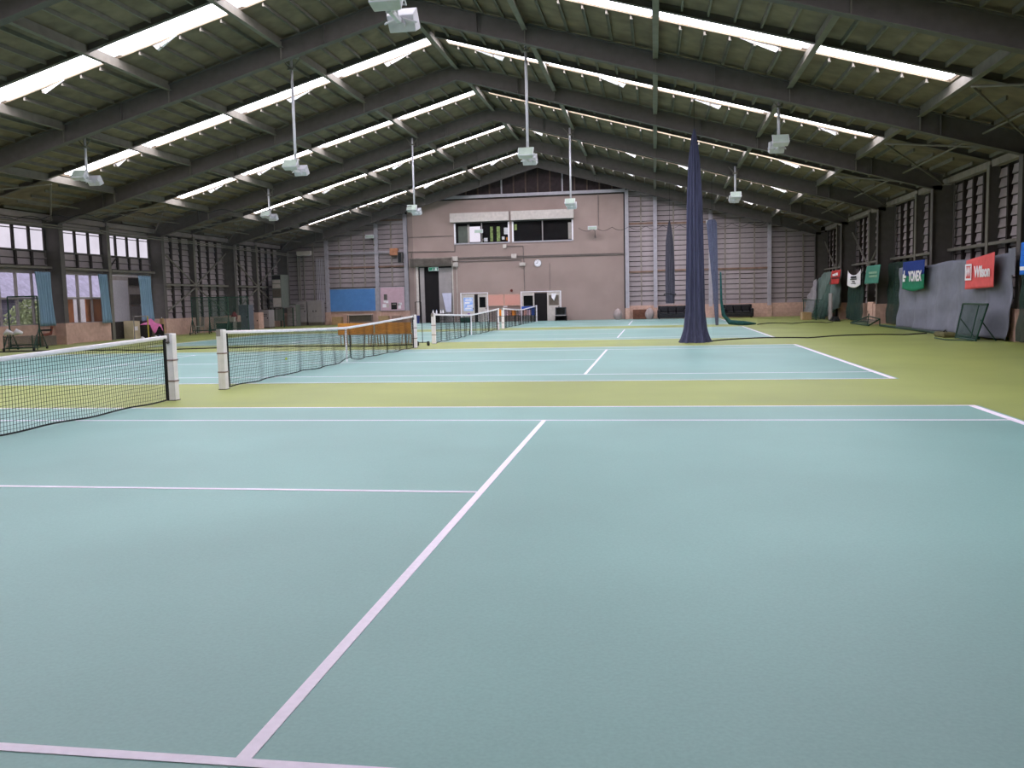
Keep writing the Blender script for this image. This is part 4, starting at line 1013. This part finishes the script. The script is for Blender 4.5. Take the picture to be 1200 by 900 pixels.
for k in range(6): b.box(-.05, -.04, .75-k*.26-.22, .75-k*.26, .44, .54); b.box(-.05, -.04, .7-k*.26-.22, .7-k*.26, .28, .38)
b.build('printed_lines', M_sagel, bt)
bt, w, h = banner('white shield-shaped banner with dark printed lines', XT-.12, 41.0, 38.1, 1.7, 2.60, M_print, topf=lambda u: -.28*math.sin(PI*u)**.7, botf=lambda u: .14*abs(2*u-1)**2)
b = MB()
for y0, y1, z0, z1 in ((-.6, .6, .48, .57), (-.7, .7, .40, .44), (-.3, .3, .28, .33), (-.5, .5, .19, .22)): b.box(-.05, -.04, y0, y1, z0, z1)
b.build('printed_lines', M_black, bt)
bt, w, h = banner('small red banner with white mark and dark red band', XT-.3, 44.2, 41.8, 1.93, 2.66, M_red, skew=.5)
b = MB()
for y0, y1, z0, z1 in ((-.6, -.1, .46, .6), (0, .3, .44, .58), (.35, .8, .45, .55)): b.box(-.05, -.04, y0, y1, z0, z1)
b.build('white_mark', M_print, bt); MB().box(-.045, -.036, -.9, 1.1, .28, .38).build('dark_band', mat('red_dark', (96, 26, 28), .8, .1, 5), bt)
bt, w, h = banner('bright blue banner beyond the coral banner', XT-.32, 18.72, 16.3, 1.85, 2.70, M_bluec)
b = MB().box(-.05, -.04, -.9, 1.15, .12, .22); b.build('white_mark', M_print, bt)

# rebound net frame leaning by the tarpaulin
t = thing('rebound_frame', 'small green rebound net frame leaning against the grey tarpaulin', 'net frame', None, (16.85, 22.1, 0))
L = 2.05
def tilt(y, z): return (.2*z, y, z*1.05)
fr = MB()
fr.tube([tilt(0, .05), tilt(-L+.3, .05)], .025, 6); fr.tube([tilt(-.0, 1.02), tilt(-L, 1.02)], .03, 6); fr.tube([tilt(0, .02), tilt(0, 1.02)], .025, 6); fr.tube([tilt(-L+.3, .02), tilt(-L, 1.02)], .025, 6)
fr.build('tube_frame', M_gtube, t)
MB().tube([tilt(-1.3, .05), tilt(-1.35, 1.02)], .018, 6).build('cross_tube', M_gtube, t)
MB().grid(lambda u, v: tilt(-L*u+.25*u*(1-v), .05+.97*v), 6, 6).build('netting', M_netg, t)['kind'] = 'stuff'
MB().tube([(.0, -1.6, .03), (-.55, -.9, .03), (-.5, .3, .03)], .02, 6).build('foot', M_gtube, t)
for yy in (-.05, -L+.3):
    MB().tube([tilt(yy, .6), (.55, yy, 0.02)], .018, 6).build('prop', M_gtube, t)
t = thing('kit_bag', 'flat khaki bag under the rebound frame', 'bag', None, (16.95, 23.4, 0)); bx('bag_body', mat('khaki', (104, 100, 66), .8, .15, 6), t, -.2, .2, -.5, .5, 0, .16, bevel=.06); MB().tube([(0, -.2, .15), (0, -.05, .22), (0, .15, .15)], .02, 6).build('strap', M_black, t)
# cage frame and box near far corner
t = thing('cage_frame', 'dark green tube cage by the far tarpaulin', 'net frame', None, (16.5, 47.9, 0)); b = MB()
for yy in (0, -4.2): b.tube([(0, yy, 0), (0, yy, 1.1), (.35, yy, 1.1)], .025, 6)
for z in (.05, 1.1): b.tube([(0, 0, z), (0, -4.2, z)], .025, 6)
b.build('tube_frame', M_gtube, t); MB().grid(lambda u, v: (0, -4.2*u, .05+1.05*v), 6, 4).build('netting', M_nethaze, t)['kind'] = 'stuff'
t = thing('cardboard_box', 'tan cardboard box beside the dark green cage', 'box', None, (16.05, 45.0, 0)); bx('box_body', M_card, t, -.1, .35, -.5, .5, 0, .42); bx('tape', M_offw, t, -.105, -.1, -.05, .05, 0, .42)
bx('flap', M_card, t, -.12, .12, -.5, .5, .42, .435)
t = thing('storage_locker', 'grey metal door panel leaning beside the dark green net curtain', 'panel', None, (17.0, 42.55, 0)); bx('panel', M_cab, t, 0, .05, -.4, .4, 0, 1.45); bx('edge_trim', M_steel, t, -.01, 0, -.4, .4, 0, .05)
for yy, lb in ((41.6, 'pair of black shoes by the grey panel'), (40.9, 'black kit shoe under the net curtain')):
    t = thing('black_shoe', lb, 'shoe', None, (17.0, yy, 0)); bx('sole', M_black, t, -.15, .15, -.35, .35, 0, .06); MB().hexa([(-.14, -.34, .06), (.14, -.34, .06), (.14, .34, .06), (-.14, .34, .06), (-.1, -.2, .26), (.1, -.2, .26), (.1, .1, .16), (-.1, .1, .16)]).build('upper', M_black, t, bevel=.03)
t = thing('folded_frame', 'folded green net frame lying on the surround', 'net frame', None, (16.9, 37.0, 0)); b = MB()
b.tube([(0, 0, .04), (0, -3.6, .04), (.5, -3.4, .3), (.5, -1.4, .38), (0, 0, .04)], .03, 6); b.tube([(.5, -3.4, 0), (.5, -3.4, .32)], .025, 6); b.tube([(.45, -1.4, 0), (.5, -1.4, .5)], .025, 6); b.build('tube_frame', M_gtube, t)
MB().grid(lambda u, v: (.5*v, -.3-3.0*u, .05+.22*v), 4, 4).build('netting', M_netg, t)['kind'] = 'stuff'
for yy, m, lb in ((37.7, M_plinth, 'low tan cabinet behind the folded green frame'),):
    t = thing('low_cabinet', lb, 'cabinet', None, (18.25, 37.5, 0)); bx('body', m, t, -.35, .3, -.5, .6, 0, 1.0); bx('door', m, t, -.375, -.35, -.46, .56, .04, .96); bx('handle', M_black, t, -.39, -.375, .35, .42, .5, .56)
# stray tennis balls
M_ball = mat('ball_yellow', (206, 222, 70), .9, .1, 20)
for x, y, lb in ((-2.2, 16.1, 'yellow tennis ball lying beside the bunched net'),):
    t = thing('tennis_ball', lb, 'ball', None, (x, y, .004))
    b = MB(); b.grid(lambda u, v: (.034*math.sin(PI*u)*math.cos(2*PI*v), .034*math.sin(PI*u)*math.sin(2*PI*v), .034-.034*math.cos(PI*u)), 10, 14).build('ball_felt', M_ball, t, smooth=True)
    MB().tube([(.0345*math.cos(a/10*PI), .0345*math.sin(a/10*PI)*.6, .034+.0345*math.sin(a/10*PI)*.8) for a in range(11)], .0015, 4).build('seam', M_white, t)
